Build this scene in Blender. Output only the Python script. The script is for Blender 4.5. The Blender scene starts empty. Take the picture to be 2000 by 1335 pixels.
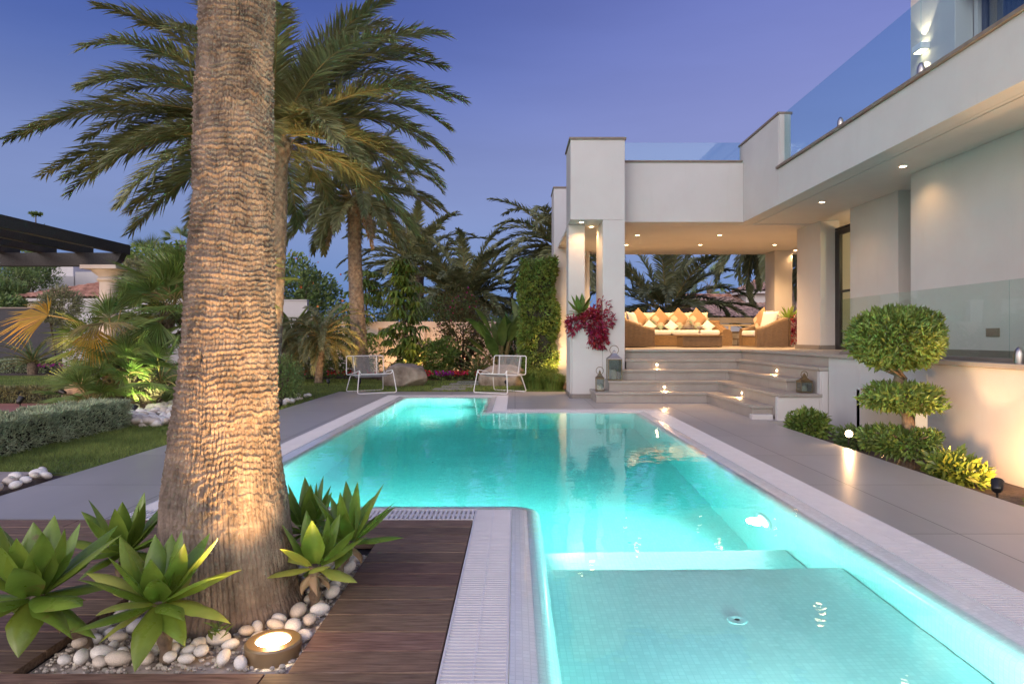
WATER_D = .58; WATER_C = (0.0, .85, .84, 1)
DL_E = 190; PL_E = 215; TRUNK_E = 105; GLOW = 1.8; SUN_E = .7; EXPO = .5
import bpy, math, random
import numpy as np
from mathutils import Vector
SC = bpy.context.scene
COL = SC.collection
PI = math.pi
random.seed(4)
CAMZ = 1.06
def at(px, py, Y):
    """real-world point that stands Y metres in front of the viewer"""
    return ((px-1006)/1300*Y, Y, CAMZ-(py-659)/1300*Y)
def rs(seed): return np.random.RandomState(seed)
def nrm(a):
    a = np.asarray(a, float)
    return a/np.maximum(np.linalg.norm(a, axis=-1, keepdims=True), 1e-9)

# ------------------------------------------------------------ noise
def vnoise(x, y, seed=0, perx=None):
    xi = np.floor(x).astype(np.int64); yi = np.floor(y).astype(np.int64)
    fx = x-xi; fy = y-yi
    fx = fx*fx*(3-2*fx); fy = fy*fy*(3-2*fy)
    def h(a, b):
        if perx: a = a % perx
        n = (a*374761393 + b*668265263 + seed*1274126177) & 0xffffffff
        n = ((n ^ (n >> 13))*1274126177) & 0xffffffff
        return ((n ^ (n >> 16)) & 0xffff)/65535.0
    return (h(xi, yi)*(1-fx)+h(xi+1, yi)*fx)*(1-fy)+(h(xi, yi+1)*(1-fx)+h(xi+1, yi+1)*fx)*fy

# ------------------------------------------------------------ materials
MATS = {}
def _nt(name):
    m = bpy.data.materials.new(name); m.use_nodes = True
    return m, m.node_tree.nodes, m.node_tree.links, m.node_tree.nodes['Principled BSDF']
def N(nodes, typ, **kw):
    n = nodes.new(typ)
    for k, v in kw.items():
        if k in n.inputs.keys(): n.inputs[k].default_value = v
        else: setattr(n, k, v)
    return n
def c4(c, k=1.0): return (min(1, c[0]*k), min(1, c[1]*k), min(1, c[2]*k), 1)
def mat(name, base, rough=.6, metal=0, var=.12, vscale=4, bump=0, bscale=60, translucent=0,
        island=0, stretch=(1,1,1), spec=.5, base2=None, coat=0, tcol=None, fine=.35, patch=None):
    if name in MATS: return MATS[name]
    m, ns, lk, p = _nt(name)
    p.inputs['Roughness'].default_value = rough; p.inputs['Metallic'].default_value = metal
    p.inputs['Specular IOR Level'].default_value = spec
    p.inputs['Coat Weight'].default_value = coat
    tc = N(ns, 'ShaderNodeTexCoord'); mp = N(ns, 'ShaderNodeMapping')
    mp.inputs['Scale'].default_value = stretch
    lk.new(tc.outputs['Object'], mp.inputs['Vector'])
    nz = N(ns, 'ShaderNodeTexNoise', Scale=vscale, Detail=7.0, Roughness=.6)
    lk.new(mp.outputs[0], nz.inputs['Vector'])
    rp = N(ns, 'ShaderNodeValToRGB')
    rp.color_ramp.elements[0].position = .33; rp.color_ramp.elements[1].position = .67
    rp.color_ramp.elements[0].color = c4(base, 1-var)
    rp.color_ramp.elements[1].color = c4(base2 if base2 else base, 1+var)
    lk.new(nz.outputs['Fac'], rp.inputs['Fac'])
    out = rp.outputs['Color']
    if island:
        g = N(ns, 'ShaderNodeNewGeometry'); hs = N(ns, 'ShaderNodeHueSaturation')
        mr = N(ns, 'ShaderNodeMapRange'); mr.inputs['To Min'].default_value = 1-island; mr.inputs['To Max'].default_value = 1+island
        lk.new(g.outputs['Random Per Island'], mr.inputs['Value']); lk.new(mr.outputs[0], hs.inputs['Value'])
        mh = N(ns, 'ShaderNodeMath', operation='MULTIPLY_ADD'); mh.inputs[1].default_value = .05*min(1, island*2.5); mh.inputs[2].default_value = .5-.025*min(1, island*2.5)
        ms = N(ns, 'ShaderNodeMath', operation='FRACT'); mm = N(ns, 'ShaderNodeMath', operation='MULTIPLY'); mm.inputs[1].default_value = 17.3
        lk.new(g.outputs['Random Per Island'], mm.inputs[0]); lk.new(mm.outputs[0], ms.inputs[0]); lk.new(ms.outputs[0], mh.inputs[0])
        lk.new(mh.outputs[0], hs.inputs['Hue'])
        lk.new(out, hs.inputs['Color']); out = hs.outputs['Color']
    if patch:   # blotches of another colour: (colour, scale, threshold, softness, stretch, amount)
        pc, psc, pth, pso, pst, pam = patch
        m3 = N(ns, 'ShaderNodeMapping'); m3.inputs['Scale'].default_value = pst; lk.new(tc.outputs['Object'], m3.inputs['Vector'])
        n4 = N(ns, 'ShaderNodeTexNoise', Scale=psc, Detail=6.0, Roughness=.65); lk.new(m3.outputs[0], n4.inputs['Vector'])
        r4 = N(ns, 'ShaderNodeMapRange'); r4.inputs['From Min'].default_value = pth; r4.inputs['From Max'].default_value = pth+pso; r4.inputs['To Max'].default_value = pam
        lk.new(n4.outputs['Fac'], r4.inputs['Value']); x4 = N(ns, 'ShaderNodeMixRGB'); x4.inputs['Color2'].default_value = c4(pc)
        lk.new(r4.outputs[0], x4.inputs['Fac']); lk.new(out, x4.inputs['Color1']); out = x4.outputs['Color']
    lk.new(out, p.inputs['Base Color'])
    # roughness breakup
    rr = N(ns, 'ShaderNodeMapRange'); rr.inputs['To Min'].default_value = max(.02, rough*(1-fine)); rr.inputs['To Max'].default_value = min(1, rough*(1+fine))
    n3 = N(ns, 'ShaderNodeTexNoise', Scale=vscale*3.1, Detail=4.0); lk.new(mp.outputs[0], n3.inputs['Vector'])
    lk.new(n3.outputs['Fac'], rr.inputs['Value']); lk.new(rr.outputs[0], p.inputs['Roughness'])
    if bump:
        n2 = N(ns, 'ShaderNodeTexNoise', Scale=bscale, Detail=5.0); lk.new(mp.outputs[0], n2.inputs['Vector'])
        b = N(ns, 'ShaderNodeBump', Strength=1.0, Distance=bump); lk.new(n2.outputs['Fac'], b.inputs['Height'])
        lk.new(b.outputs[0], p.inputs['Normal'])
    if translucent:
        t = N(ns, 'ShaderNodeBsdfTranslucent'); mx = N(ns, 'ShaderNodeMixShader', Fac=translucent)
        if tcol: t.inputs['Color'].default_value = c4(tcol)
        else: lk.new(out, t.inputs['Color'])
        o = ns['Material Output']
        lk.new(p.outputs[0], mx.inputs[1]); lk.new(t.outputs[0], mx.inputs[2]); lk.new(mx.outputs[0], o.inputs['Surface'])
    MATS[name] = m
    return m
def emat(name, col, strength):
    if name in MATS: return MATS[name]
    m, ns, lk, p = _nt(name)
    p.inputs['Base Color'].default_value = (.8, .8, .8, 1)
    p.inputs['Emission Color'].default_value = c4(col); p.inputs['Emission Strength'].default_value = strength
    MATS[name] = m; return m
def tilemat(name, base, joint, tw, th, mortar, rough=.4, var=.06, bump=.001, offset=.5, spec=.5, vscale=1.5, uv=True, rot=0, tvar=.08, coat=0, stretch=(1,1,1)):
    """tiles or mosaic laid in metres"""
    if name in MATS: return MATS[name]
    m, ns, lk, p = _nt(name)
    p.inputs['Specular IOR Level'].default_value = spec; p.inputs['Coat Weight'].default_value = coat
    tc = N(ns, 'ShaderNodeTexCoord'); mp = N(ns, 'ShaderNodeMapping'); mp.inputs['Rotation'].default_value = (0, 0, rot)
    lk.new(tc.outputs['UV' if uv else 'Object'], mp.inputs['Vector'])
    br = N(ns, 'ShaderNodeTexBrick', offset=offset, Scale=1.0)
    br.inputs['Brick Width'].default_value = tw; br.inputs['Row Height'].default_value = th
    br.inputs['Mortar Size'].default_value = mortar; br.inputs['Mortar Smooth'].default_value = .1
    br.inputs['Color1'].default_value = c4(base, 1-tvar); br.inputs['Color2'].default_value = c4(base, 1+tvar)
    br.inputs['Mortar'].default_value = c4(joint); br.inputs['Bias'].default_value = 0
    lk.new(mp.outputs[0], br.inputs['Vector'])
    m2 = N(ns, 'ShaderNodeMapping'); m2.inputs['Scale'].default_value = stretch; lk.new(tc.outputs['Object'], m2.inputs['Vector'])
    nz = N(ns, 'ShaderNodeTexNoise', Scale=vscale, Detail=8.0, Roughness=.65); lk.new(m2.outputs[0], nz.inputs['Vector'])
    mr = N(ns, 'ShaderNodeMapRange'); mr.inputs['From Min'].default_value = .3; mr.inputs['From Max'].default_value = .7
    mr.inputs['To Min'].default_value = 1-var; mr.inputs['To Max'].default_value = 1+var
    lk.new(nz.outputs['Fac'], mr.inputs['Value'])
    hs = N(ns, 'ShaderNodeHueSaturation'); lk.new(mr.outputs[0], hs.inputs['Value']); lk.new(br.outputs['Color'], hs.inputs['Color'])
    lk.new(hs.outputs[0], p.inputs['Base Color'])
    rr = N(ns, 'ShaderNodeMapRange'); rr.inputs['To Min'].default_value = rough*.88; rr.inputs['To Max'].default_value = min(1, rough*1.15)
    lk.new(nz.outputs['Fac'], rr.inputs['Value']); lk.new(rr.outputs[0], p.inputs['Roughness'])
    b = N(ns, 'ShaderNodeBump', Strength=.8, Distance=bump); b.invert = True
    lk.new(br.outputs['Fac'], b.inputs['Height']); lk.new(b.outputs[0], p.inputs['Normal'])
    MATS[name] = m; return m
def glassmat(name, tint=(.9, .97, .95), refl=1.0, haze=0.0):
    if name in MATS: return MATS[name]
    m = bpy.data.materials.new(name); m.use_nodes = True
    ns, lk = m.node_tree.nodes, m.node_tree.links
    ns.clear()
    o = ns.new('ShaderNodeOutputMaterial'); t = N(ns, 'ShaderNodeBsdfTransparent'); t.inputs['Color'].default_value = c4(tint)
    g = N(ns, 'ShaderNodeBsdfGlossy', Roughness=.01); ge = ns.new('ShaderNodeNewGeometry')
    dt = N(ns, 'ShaderNodeVectorMath', operation='DOT_PRODUCT'); lk.new(ge.outputs['Incoming'], dt.inputs[0]); lk.new(ge.outputs['Normal'], dt.inputs[1])
    ab = N(ns, 'ShaderNodeMath', operation='ABSOLUTE'); lk.new(dt.outputs['Value'], ab.inputs[0])
    iv = N(ns, 'ShaderNodeMath', operation='SUBTRACT'); iv.inputs[0].default_value = 1; lk.new(ab.outputs[0], iv.inputs[1])
    pw = N(ns, 'ShaderNodeMath', operation='POWER'); pw.inputs[1].default_value = 5; lk.new(iv.outputs[0], pw.inputs[0])
    mu = N(ns, 'ShaderNodeMath', operation='MULTIPLY_ADD'); mu.inputs[1].default_value = .93*refl; mu.inputs[2].default_value = .045*refl+haze
    mx = N(ns, 'ShaderNodeMixShader')
    lk.new(pw.outputs[0], mu.inputs[0]); lk.new(mu.outputs[0], mx.inputs['Fac']); lk.new(t.outputs[0], mx.inputs[1]); lk.new(g.outputs[0], mx.inputs[2]); lk.new(mx.outputs[0], o.inputs['Surface'])
    MATS[name] = m; return m

# ------------------------------------------------------------ mesh builder
ORG = {}
def org(o): return np.array(ORG.get(o.name, (0, 0, 0)), float) if o is not None else np.zeros(3)
class MB:
    def __init__(s): s.v = []; s.f = []; s.n = 0
    def add(s, V, F, m=0):
        V = np.asarray(V, float).reshape(-1, 3)
        if isinstance(F, np.ndarray): Fs = [F]
        else:
            d = {}
            for f in F: d.setdefault(len(f), []).append(f)
            Fs = [np.array(x, dtype=np.int64) for x in d.values()]
        for a in Fs:
            if len(a): s.f.append((a+s.n, m))
        s.v.append(V); s.n += len(V); return s
    def box(s, x0, x1, y0, y1, z0, z1, m=0):
        V = [(x, y, z) for z in (z0, z1) for y in (y0, y1) for x in (x0, x1)]
        return s.add(V, [(0,2,3,1),(4,5,7,6),(0,1,5,4),(2,6,7,3),(0,4,6,2),(1,3,7,5)], m)
    def obox(s, c, a, b, h, m=0):
        """box from centre, half vectors a, b, h"""
        c, a, b, h = map(lambda q: np.array(q, float), (c, a, b, h))
        V = [c+i*a+j*b+k*h for k in (-1, 1) for j in (-1, 1) for i in (-1, 1)]
        return s.add(V, [(0,2,3,1),(4,5,7,6),(0,1,5,4),(2,6,7,3),(0,4,6,2),(1,3,7,5)], m)
    def prism(s, pts, z0, z1, m=0):
        n = len(pts)
        V = [(p[0], p[1], z0) for p in pts]+[(p[0], p[1], z1) for p in pts]
        F = [tuple(range(n))[::-1], tuple(range(n, 2*n))]+[(i, (i+1) % n, n+(i+1) % n, n+i) for i in range(n)]
        return s.add(V, F, m)
    def tube(s, pts, r, seg=8, m=0, cap=True, closed=False):
        P = np.array(pts, float); n = len(P)
        r = np.broadcast_to(np.array(r, float), (n,))
        if closed: T = np.roll(P, -1, 0)-np.roll(P, 1, 0)
        else: T = np.gradient(P, axis=0)
        T = nrm(T)
        ref = np.array([0, 0, 1.0]) if abs(T[0][2]) < .9 else np.array([1.0, 0, 0])
        A = np.zeros((n, 3)); a = nrm(np.cross(T[0], ref))
        for i in range(n):
            a = nrm(a-T[i]*np.dot(a, T[i])); A[i] = a
        B = np.cross(T, A); th = np.arange(seg)*2*PI/seg
        V = P[:, None, :]+r[:, None, None]*(np.cos(th)[None, :, None]*A[:, None, :]+np.sin(th)[None, :, None]*B[:, None, :])
        k = n if closed else n-1
        i = np.arange(k)[:, None]; j = np.arange(seg)[None, :]; i2 = (i+1) % n; j2 = (j+1) % seg
        F = np.stack([i*seg+j, i*seg+j2, i2*seg+j2, i2*seg+j], -1).reshape(-1, 4)
        s.add(V.reshape(-1, 3), F, m)
        if cap and not closed:
            s.add(V[0], [tuple(range(seg))], m); s.add(V[-1], [tuple(range(seg))[::-1]], m)
        return s
    def lathe(s, prof, c=(0, 0, 0), seg=20, m=0, cap=True, sx=1, sy=1):
        th = np.arange(seg)*2*PI/seg; n = len(prof)
        V = np.array([[(c[0]+r*math.cos(t)*sx, c[1]+r*math.sin(t)*sy, c[2]+z) for t in th] for r, z in prof])
        i = np.arange(n-1)[:, None]; j = np.arange(seg)[None, :]; j2 = (j+1) % seg
        s.add(V.reshape(-1, 3), np.stack([i*seg+j, i*seg+j2, (i+1)*seg+j2, (i+1)*seg+j], -1).reshape(-1, 4), m)
        if cap:
            s.add(V[0], [tuple(range(seg))[::-1]], m); s.add(V[-1], [tuple(range(seg))], m)
        return s
    def disc(s, c, n, r, seg=20, m=0):
        n = nrm(np.array(n, float)); a = nrm(np.cross(n, (0, 0, 1) if abs(n[2]) < .9 else (1, 0, 0))); b = np.cross(n, a)
        V = [np.array(c)+r*(math.cos(t)*a+math.sin(t)*b) for t in np.arange(seg)*2*PI/seg]
        return s.add(V, [tuple(range(seg))], m)
    def ell(s, c, r, rot=None, nu=12, nv=8, m=0, noise=0, seed=0, p=1.0):
        u = np.arange(nu)*2*PI/nu; v = np.linspace(-PI/2, PI/2, nv+1)
        C = np.cos(v)[:, None]; X = C*np.cos(u)[None]; Y = C*np.sin(u)[None]; Z = np.repeat(np.sin(v)[:, None], nu, 1)
        D = np.stack([X, Y, Z], -1)
        if p != 1: D = np.sign(D)*np.abs(D)**p
        if noise:
            rr = rs(seed); q = rr.uniform(-2, 2, (4, 3)); k = 1+noise*np.sum([np.sin(D@qq+i) for i, qq in enumerate(q)], 0)/2
            D = D*k[..., None]
        V = (D*np.array(r)).reshape(-1, 3)
        if rot is not None: V = V@np.array(rot).T
        i = np.arange(nv)[:, None]; j = np.arange(nu)[None, :]; j2 = (j+1) % nu
        return s.add(V+np.array(c), np.stack([i*nu+j, i*nu+j2, (i+1)*nu+j2, (i+1)*nu+j], -1).reshape(-1, 4), m)
    def grid(s, V, m=0, wrap=False):
        a, b = V.shape[:2]
        i = np.arange(a-1)[:, None]; j = np.arange(b if wrap else b-1)[None, :]; j2 = (j+1) % b
        return s.add(V.reshape(-1, 3), np.stack([i*b+j, i*b+j2, (i+1)*b+j2, (i+1)*b+j], -1).reshape(-1, 4), m)
    def build(s, name, mats, parent=None, smooth=False, bevel=0, uv=False, loc=None, angle=40, seg=2):
        V = np.concatenate(s.v) if s.v else np.zeros((0, 3))
        if loc is not None: V = V-np.array(loc)
        if parent is not None: V = V-org(parent)
        me = bpy.data.meshes.new(name)
        me.vertices.add(len(V)); me.vertices.foreach_set('co', V.astype(np.float32).ravel())
        idx = np.concatenate([f.ravel() for f, _ in s.f]); tot = np.concatenate([np.full(len(f), f.shape[1]) for f, _ in s.f])
        mi = np.concatenate([np.full(len(f), m) for f, m in s.f])
        st = np.concatenate([[0], np.cumsum(tot)[:-1]])
        me.loops.add(len(idx)); me.loops.foreach_set('vertex_index', idx.astype(np.int32))
        me.polygons.add(len(tot)); me.polygons.foreach_set('loop_start', st.astype(np.int32)); me.polygons.foreach_set('loop_total', tot.astype(np.int32))
        me.polygons.foreach_set('material_index', mi.astype(np.int32))
        if not isinstance(mats, (list, tuple)): mats = [mats]
        for mm in mats: me.materials.append(mm)
        me.update(calc_edges=True)
        if smooth: me.polygons.foreach_set('use_smooth', np.ones(len(tot), bool))
        else: me.polygons.foreach_set('use_smooth', np.zeros(len(tot), bool))
        if uv:
            nn = np.zeros(len(tot)*3, np.float32); me.polygons.foreach_get('normal', nn); nn = np.abs(nn.reshape(-1, 3))
            ax = np.repeat(np.argmax(nn+np.array([0, 0, .001]), 1), tot)
            W = (np.concatenate(s.v))[idx]
            U = np.where((ax == 0)[:, None], W[:, [1, 2]], np.where((ax == 1)[:, None], W[:, [0, 2]], W[:, [0, 1]]))
            l = me.uv_layers.new(name='UVMap'); l.data.foreach_set('uv', U.astype(np.float32).ravel())
        me.validate()
        if smooth and angle < 180: me.set_sharp_from_angle(angle=math.radians(angle))
        o = bpy.data.objects.new(name, me); COL.objects.link(o)
        if loc is not None: o.location = loc; ORG[o.name] = tuple(loc)
        if parent is not None: o.parent = parent; ORG[o.name] = tuple(org(parent))
        if bevel:
            b = o.modifiers.new('bevel', 'BEVEL'); b.width = bevel; b.segments = seg; b.limit_method = 'ANGLE'; b.angle_limit = math.radians(50)
        return o
def tag(o, label=None, cat=None, group=None, kind=None):
    if label: o['label'] = label
    if cat: o['category'] = cat
    if group: o['group'] = group
    if kind: o['kind'] = kind
    return o
def thing(name, label, cat, loc=(0, 0, 0), rz=0, group=None):
    o = bpy.data.objects.new(name, None); COL.objects.link(o); o.location = loc; o.rotation_euler = (0, 0, rz); o.empty_display_size = .1
    ORG[o.name] = tuple(loc); return tag(o, label, cat, group)
def dup(root, loc, rz=None, label=None, group=None, scale=None):
    r = root.copy(); COL.objects.link(r); r.location = loc; ORG[r.name] = tuple(loc)
    if rz is not None: r.rotation_euler = (0, 0, rz)
    if scale: r.scale = (scale,)*3
    if label: r['label'] = label
    if group: r['group'] = group
    for ch in list(root.children):
        c = ch.copy(); COL.objects.link(c); c.parent = r
        for g in ch.children:
            d = g.copy(); COL.objects.link(d); d.parent = c
    return r
WARM = (1.0, .57, .25)
def lamp(kind, name, loc, energy, color=WARM, parent=None, size=.03, spot=90, blend=.6, target=None):
    L = bpy.data.lights.new(name, kind); L.energy = energy; L.color = color
    if kind == 'AREA': L.shape = 'DISK'; L.size = size
    else: L.shadow_soft_size = size
    if kind == 'SPOT': L.spot_size = math.radians(spot); L.spot_blend = blend
    o = bpy.data.objects.new(name, L); COL.objects.link(o)
    if target is not None:
        d = Vector(target)-Vector(loc); o.rotation_euler = d.to_track_quat('-Z', 'Y').to_euler()
    o.location = tuple(np.array(loc)-org(parent))
    if parent is not None: o.parent = parent
    return o

# ------------------------------------------------------------ foliage
def leaves(mb, P, D, Nn, L, W, m=0, fold=.25, bend=0.0):
    """folded diamond leaves. P base, D axis, Nn face normal"""
    P = np.asarray(P, float); D = nrm(D); S = nrm(np.cross(D, Nn)); Nn = np.cross(S, D)
    L = np.broadcast_to(L, (len(P),))[:, None]; W = np.broadcast_to(W, (len(P),))[:, None]
    mid = P+D*L*.45
    V = np.stack([P, mid+S*W/2+Nn*W*fold, P+D*L-Nn*L*bend, mid-S*W/2+Nn*W*fold], 1).reshape(-1, 3)
    b = np.arange(len(P))[:, None]*4
    mb.add(V, np.concatenate([b+np.array([[0, 1, 2]]), b+np.array([[0, 2, 3]])]), m)
def cloud(mb, c, r, n, L, W, seed, m=0, shell=(.72, 1.05), up=.3, lump=.18, boxy=1.0, zmin=None, outward=.8):
    """leaf clumps through the outer volume of a lumpy crown"""
    q = rs(seed); U = nrm(q.normal(size=(n, 3)))
    if boxy != 1:
        k = np.abs(U)**boxy; kk = (np.sum(np.abs(U)**(2/boxy if boxy < 1 else 2), 1))**(-(boxy/2 if boxy < 1 else .5))
        U = U/np.max(np.abs(U), 1, keepdims=True)*(1-boxy)+U*boxy
    A = q.uniform(-1, 1, (6, 3))*5
    lu = np.sum([np.sin(U@A[i]+i*1.7) for i in range(6)], 0)/2.6*lump
    rad = (q.uniform(shell[0]**3, shell[1]**3, n))**(1/3)*(1+lu)
    P = U*rad[:, None]*np.array(r)+np.array(c)
    if zmin is not None:
        k = P[:, 2] > zmin; P = P[k]; U = U[k]; n = len(P)
    D = nrm(U*outward+q.normal(size=(n, 3))*.6+np.array([0, 0, up])); NN = nrm(q.normal(size=(n, 3))+U*.7+np.array([0, 0, .5]))
    s = q.uniform(.65, 1.25, n)
    leaves(mb, P, D, NN, L*s, W*s, m)
def frond(mb, base, az, el, L, droop, n, ll, lw, q, m=0, mr=1, lat=0.0, vang=.35, g=.35, start=.12, rach=.018, stiff=1.0):
    K = 22; s = np.linspace(0, 1, K); e = el-droop*s**1.3; a = az+lat*s
    T = np.stack([np.cos(e)*np.cos(a), np.cos(e)*np.sin(a), np.sin(e)], -1)
    P = np.array(base)+np.concatenate([[np.zeros(3)], np.cumsum((T[1:]+T[:-1])/2*L/(K-1), 0)])
    mb.tube(P, rach*(1-.85*s), 5, mr, cap=False)
    si = np.linspace(start, .985, n); si = si+q.uniform(-.3, .3, n)*(1-start)/n
    for sg in (1, -1):
        Pi = np.stack([np.interp(si, s, P[:, k]) for k in range(3)], -1)
        Ti = nrm(np.stack([np.interp(si, s, T[:, k]) for k in range(3)], -1))
        S = nrm(np.cross(Ti, np.array([0, 0, 1.0])+1e-4)); Nn = np.cross(S, Ti)
        psi = np.radians(50-24*si**1.3)+q.normal(0, .08, n)
        va = vang*(1-.3*si)+q.normal(0, .16, n)
        d = S*(sg*np.sin(psi))[:, None]+Ti*np.cos(psi)[:, None]+Nn*va[:, None]
        d = nrm(d)
        env = np.clip(np.sin(PI*(.1+.83*si))**.55, .25, 1)*(1-.35*si)
        l = ll*env*q.uniform(.85, 1.12, n)
        w = lw*q.uniform(.8, 1.15, n)
        wd = nrm(np.cross(d, Nn)+Nn*q.normal(0, .5, n)[:, None])
        gg = np.array([0, 0, -1.0])
        mid = Pi+d*(l*.5)[:, None]+gg*(l*g*.12)[:, None]
        d2 = nrm(d+gg*(g*q.uniform(.6, 1.5, n))[:, None]); tip = mid+d2*(l*.5)[:, None]
        b0 = Pi+wd*(w*.25)[:, None]; b1 = Pi-wd*(w*.25)[:, None]
        m0 = mid+wd*(w*.5)[:, None]; m1 = mid-wd*(w*.5)[:, None]
        V = np.stack([b0, b1, m1, m0, tip], 1).reshape(-1, 3); b = np.arange(n)[:, None]*5
        mb.add(V, b+np.array([[0, 1, 2, 3]]), m); mb.add(np.zeros((0, 3)), np.zeros((0, 3), int), m)
        mb.f.append((b+mb.n-len(V)+np.array([[3, 2, 4]]), m))
    return P
def fan(mb, c, dirv, up, r, n, spread, q, m=0, mr=1, petiole=None, droop=.25, w=.055):
    """one palmate leaf: pleated segments radiating from c around dirv"""
    c = np.array(c, float); d = nrm(np.array(dirv, float)); u = np.array(up, float); u = nrm(u-d*np.dot(u, d)); s = np.cross(d, u)
    A = np.linspace(-spread, spread, n)+q.normal(0, .02, n)
    dd = d*np.cos(A)[:, None]+s*np.sin(A)[:, None]
    r1 = r*(.50-.05*np.abs(A)); r2 = r*(1-.18*(np.abs(A)/spread)**2)*q.uniform(.9, 1.08, n)
    hw = np.abs(np.sin(spread/n))*r1*1.0
    side = nrm(np.cross(dd, u))
    zig = u*(.5*hw)[:, None]
    mid = c+dd*r1[:, None]-u*(r*.04)
    tip = mid+nrm(dd-u*q.uniform(.02, .12, n)[:, None]+np.array([0, 0, -1])*(droop*q.uniform(.5, 1.5, n))[:, None])*(r2-r1)[:, None]
    V = np.stack([np.repeat(c[None], n, 0), mid+side*hw[:, None]-zig, mid+zig, mid-side*hw[:, None]-zig, tip], 1).reshape(-1, 3)
    b = np.arange(n)[:, None]*5
    mb.add(V, np.concatenate([b+np.array([[0, 1, 2]]), b+np.array([[0, 2, 3]]), b+np.array([[1, 4, 2]]), b+np.array([[2, 4, 3]])]), m)
    if petiole is not None:
        p0 = np.array(petiole, float); k = np.linspace(0, 1, 7)[:, None]
        pts = p0*(1-k)+c*k+np.array([0, 0, 1])*np.sin(k*PI)*.06
        mb.tube(pts, .009, 5, mr, cap=False)
def blade(mb, base, az, el, L, W, curl, q, m=0, cup=.25, segs=10, wmax=.45, tipw=0, twist=0, wavy=0, ew=1.0):
    """one broad thick leaf (agave, strelitzia, banana)"""
    s = np.linspace(0, 1, segs+1); e = el-curl*s**1.5
    T = np.stack([np.cos(e)*np.cos(az), np.cos(e)*np.sin(az), np.sin(e)], -1)
    P = np.array(base)+np.concatenate([[np.zeros(3)], np.cumsum((T[1:]+T[:-1])/2*L/segs, 0)])
    S = np.array([-math.sin(az), math.cos(az), 0]); S = np.repeat(S[None], segs+1, 0); Nn = np.cross(T, S)*-1
    tw = twist*s; S2 = S*np.cos(tw)[:, None]+Nn*np.sin(tw)[:, None]; Nn = np.cross(T, S2)*-1; S = S2
    tt = np.clip((s-wmax)/(1-wmax), 0, 1); k = np.where(s < wmax, .42+.58*np.sin(PI/2*np.minimum(s/wmax, 1))**1.2, (1-tt**1.9)*(1-.22*tt)*ew)
    w = W*.5*np.maximum(k, tipw)
    c = np.linspace(-1, 1, 7)
    V = P[:, None]+S[:, None]*(c[None, :]*w[:, None])[..., None]+Nn[:, None]*((cup*(c[None, :]**2)*w[:, None])+wavy*np.sin(s*14+az*3)[:, None]*c[None]*w[:, None])[..., None]
    mb.grid(V, m)
# ============================================================ MATERIALS
M_stucco = mat('white_stucco', (.535, .52, .507), rough=.85, var=.04, vscale=1.2, bump=.0016, bscale=90, spec=.25, patch=((.36, .33, .30), 2.2, .58, .25, (3.0, 3.0, .35), .22))
M_wallcream = mat('garden_wall_paint', (.60, .52, .46), rough=.9, var=.06, vscale=1.6, bump=.003, bscale=60)
M_coping = mat('bronze_coping', (.20, .16, .125), rough=.55, var=.15, vscale=9)
M_stone = tilemat('grey_porcelain_paving', (.38, .365, .35), (.13, .125, .12), 1.2, 1.2, .0045, rough=.36, var=.10, bump=.0012, offset=0, vscale=1.3, tvar=.055, stretch=(1, .35, 1))
M_step = tilemat('grey_stone_steps', (.32, .29, .26), (.2, .18, .16), 1.2, 3.0, .002, rough=.42, var=.13, bump=.0008, offset=0, vscale=3.0, tvar=.05)
M_mosaic = tilemat('pool_mosaic', (.79, .80, .775), (.72, .74, .72), .025, .025, .0016, rough=.18, var=.05, bump=.0009, offset=0, vscale=2.0, tvar=.05, coat=.3)
M_grate = mat('white_plastic_grate', (.72, .70, .70), rough=.42, var=.04, vscale=8)
M_channel = mat('drain_channel', (.07, .07, .075), rough=.6)
M_deck = mat('dark_deck_wood', (.140, .082, .055), base2=(.20, .130, .090), rough=.6, var=.28, vscale=6, bump=.0012, bscale=14, island=.22, stretch=(1.2, 14, 14), spec=.3, patch=((.26, .21, .18), 5, .58, .2, (1, 6, 6), .5))
M_soil = mat('soil', (.085, .06, .045), rough=.95, var=.35, vscale=12, bump=.02, bscale=30)
M_beige = tilemat('beige_paving', (.42, .36, .31), (.25, .22, .2), .8, .8, .004, rough=.6, var=.1, offset=0)
M_terra = tilemat('terracotta_tiles', (.36, .16, .11), (.22, .13, .1), .3, .15, .006, rough=.6, var=.2)
M_lawnb = mat('lawn_earth', (.085, .12, .03), rough=.95, var=.35, vscale=8, bump=.01, bscale=80)
M_land = mat('distant_ground', (.05, .055, .03), rough=1, var=.4, vscale=.05)
M_grass = mat('grass_blades', (.15, .23, .045), base2=(.22, .28, .065), rough=.6, var=.3, vscale=1.5, island=.4, translucent=.3)
M_wmetal = mat('white_painted_metal', (.78, .78, .77), rough=.35, var=.03)
M_black = mat('black_metal', (.015, .015, .016), rough=.4, var=.1)
M_steel = mat('brushed_steel', (.42, .40, .38), rough=.32, metal=1, var=.1, vscale=20)
M_glass = glassmat('balustrade_glass', (.88, .95, .93), 1.0)
M_glassend = mat('glass_edge', (.15, .28, .25), rough=.2)
M_peb = mat('white_pebble', (.74, .71, .65), rough=.55, var=.14, vscale=9, bump=.0008, bscale=70, patch=((.42, .35, .26), 1.6, .55, .2, (1, 1, 1), .4))
M_peb2 = mat('cream_pebble', (.58, .51, .42), rough=.6, var=.16, vscale=9, bump=.0008, bscale=70)
M_grav = mat('fine_gravel', (.50, .44, .36), rough=.8, var=.2, vscale=40, island=.35)
E_warm = emat('warm_lamp_glow', (1, .70, .38), 14)
E_white = emat('white_lamp_glow', (1, .9, .74), 11)
E_pool = emat('pool_lamp_glow', (.85, 1, 1), 5)

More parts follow.
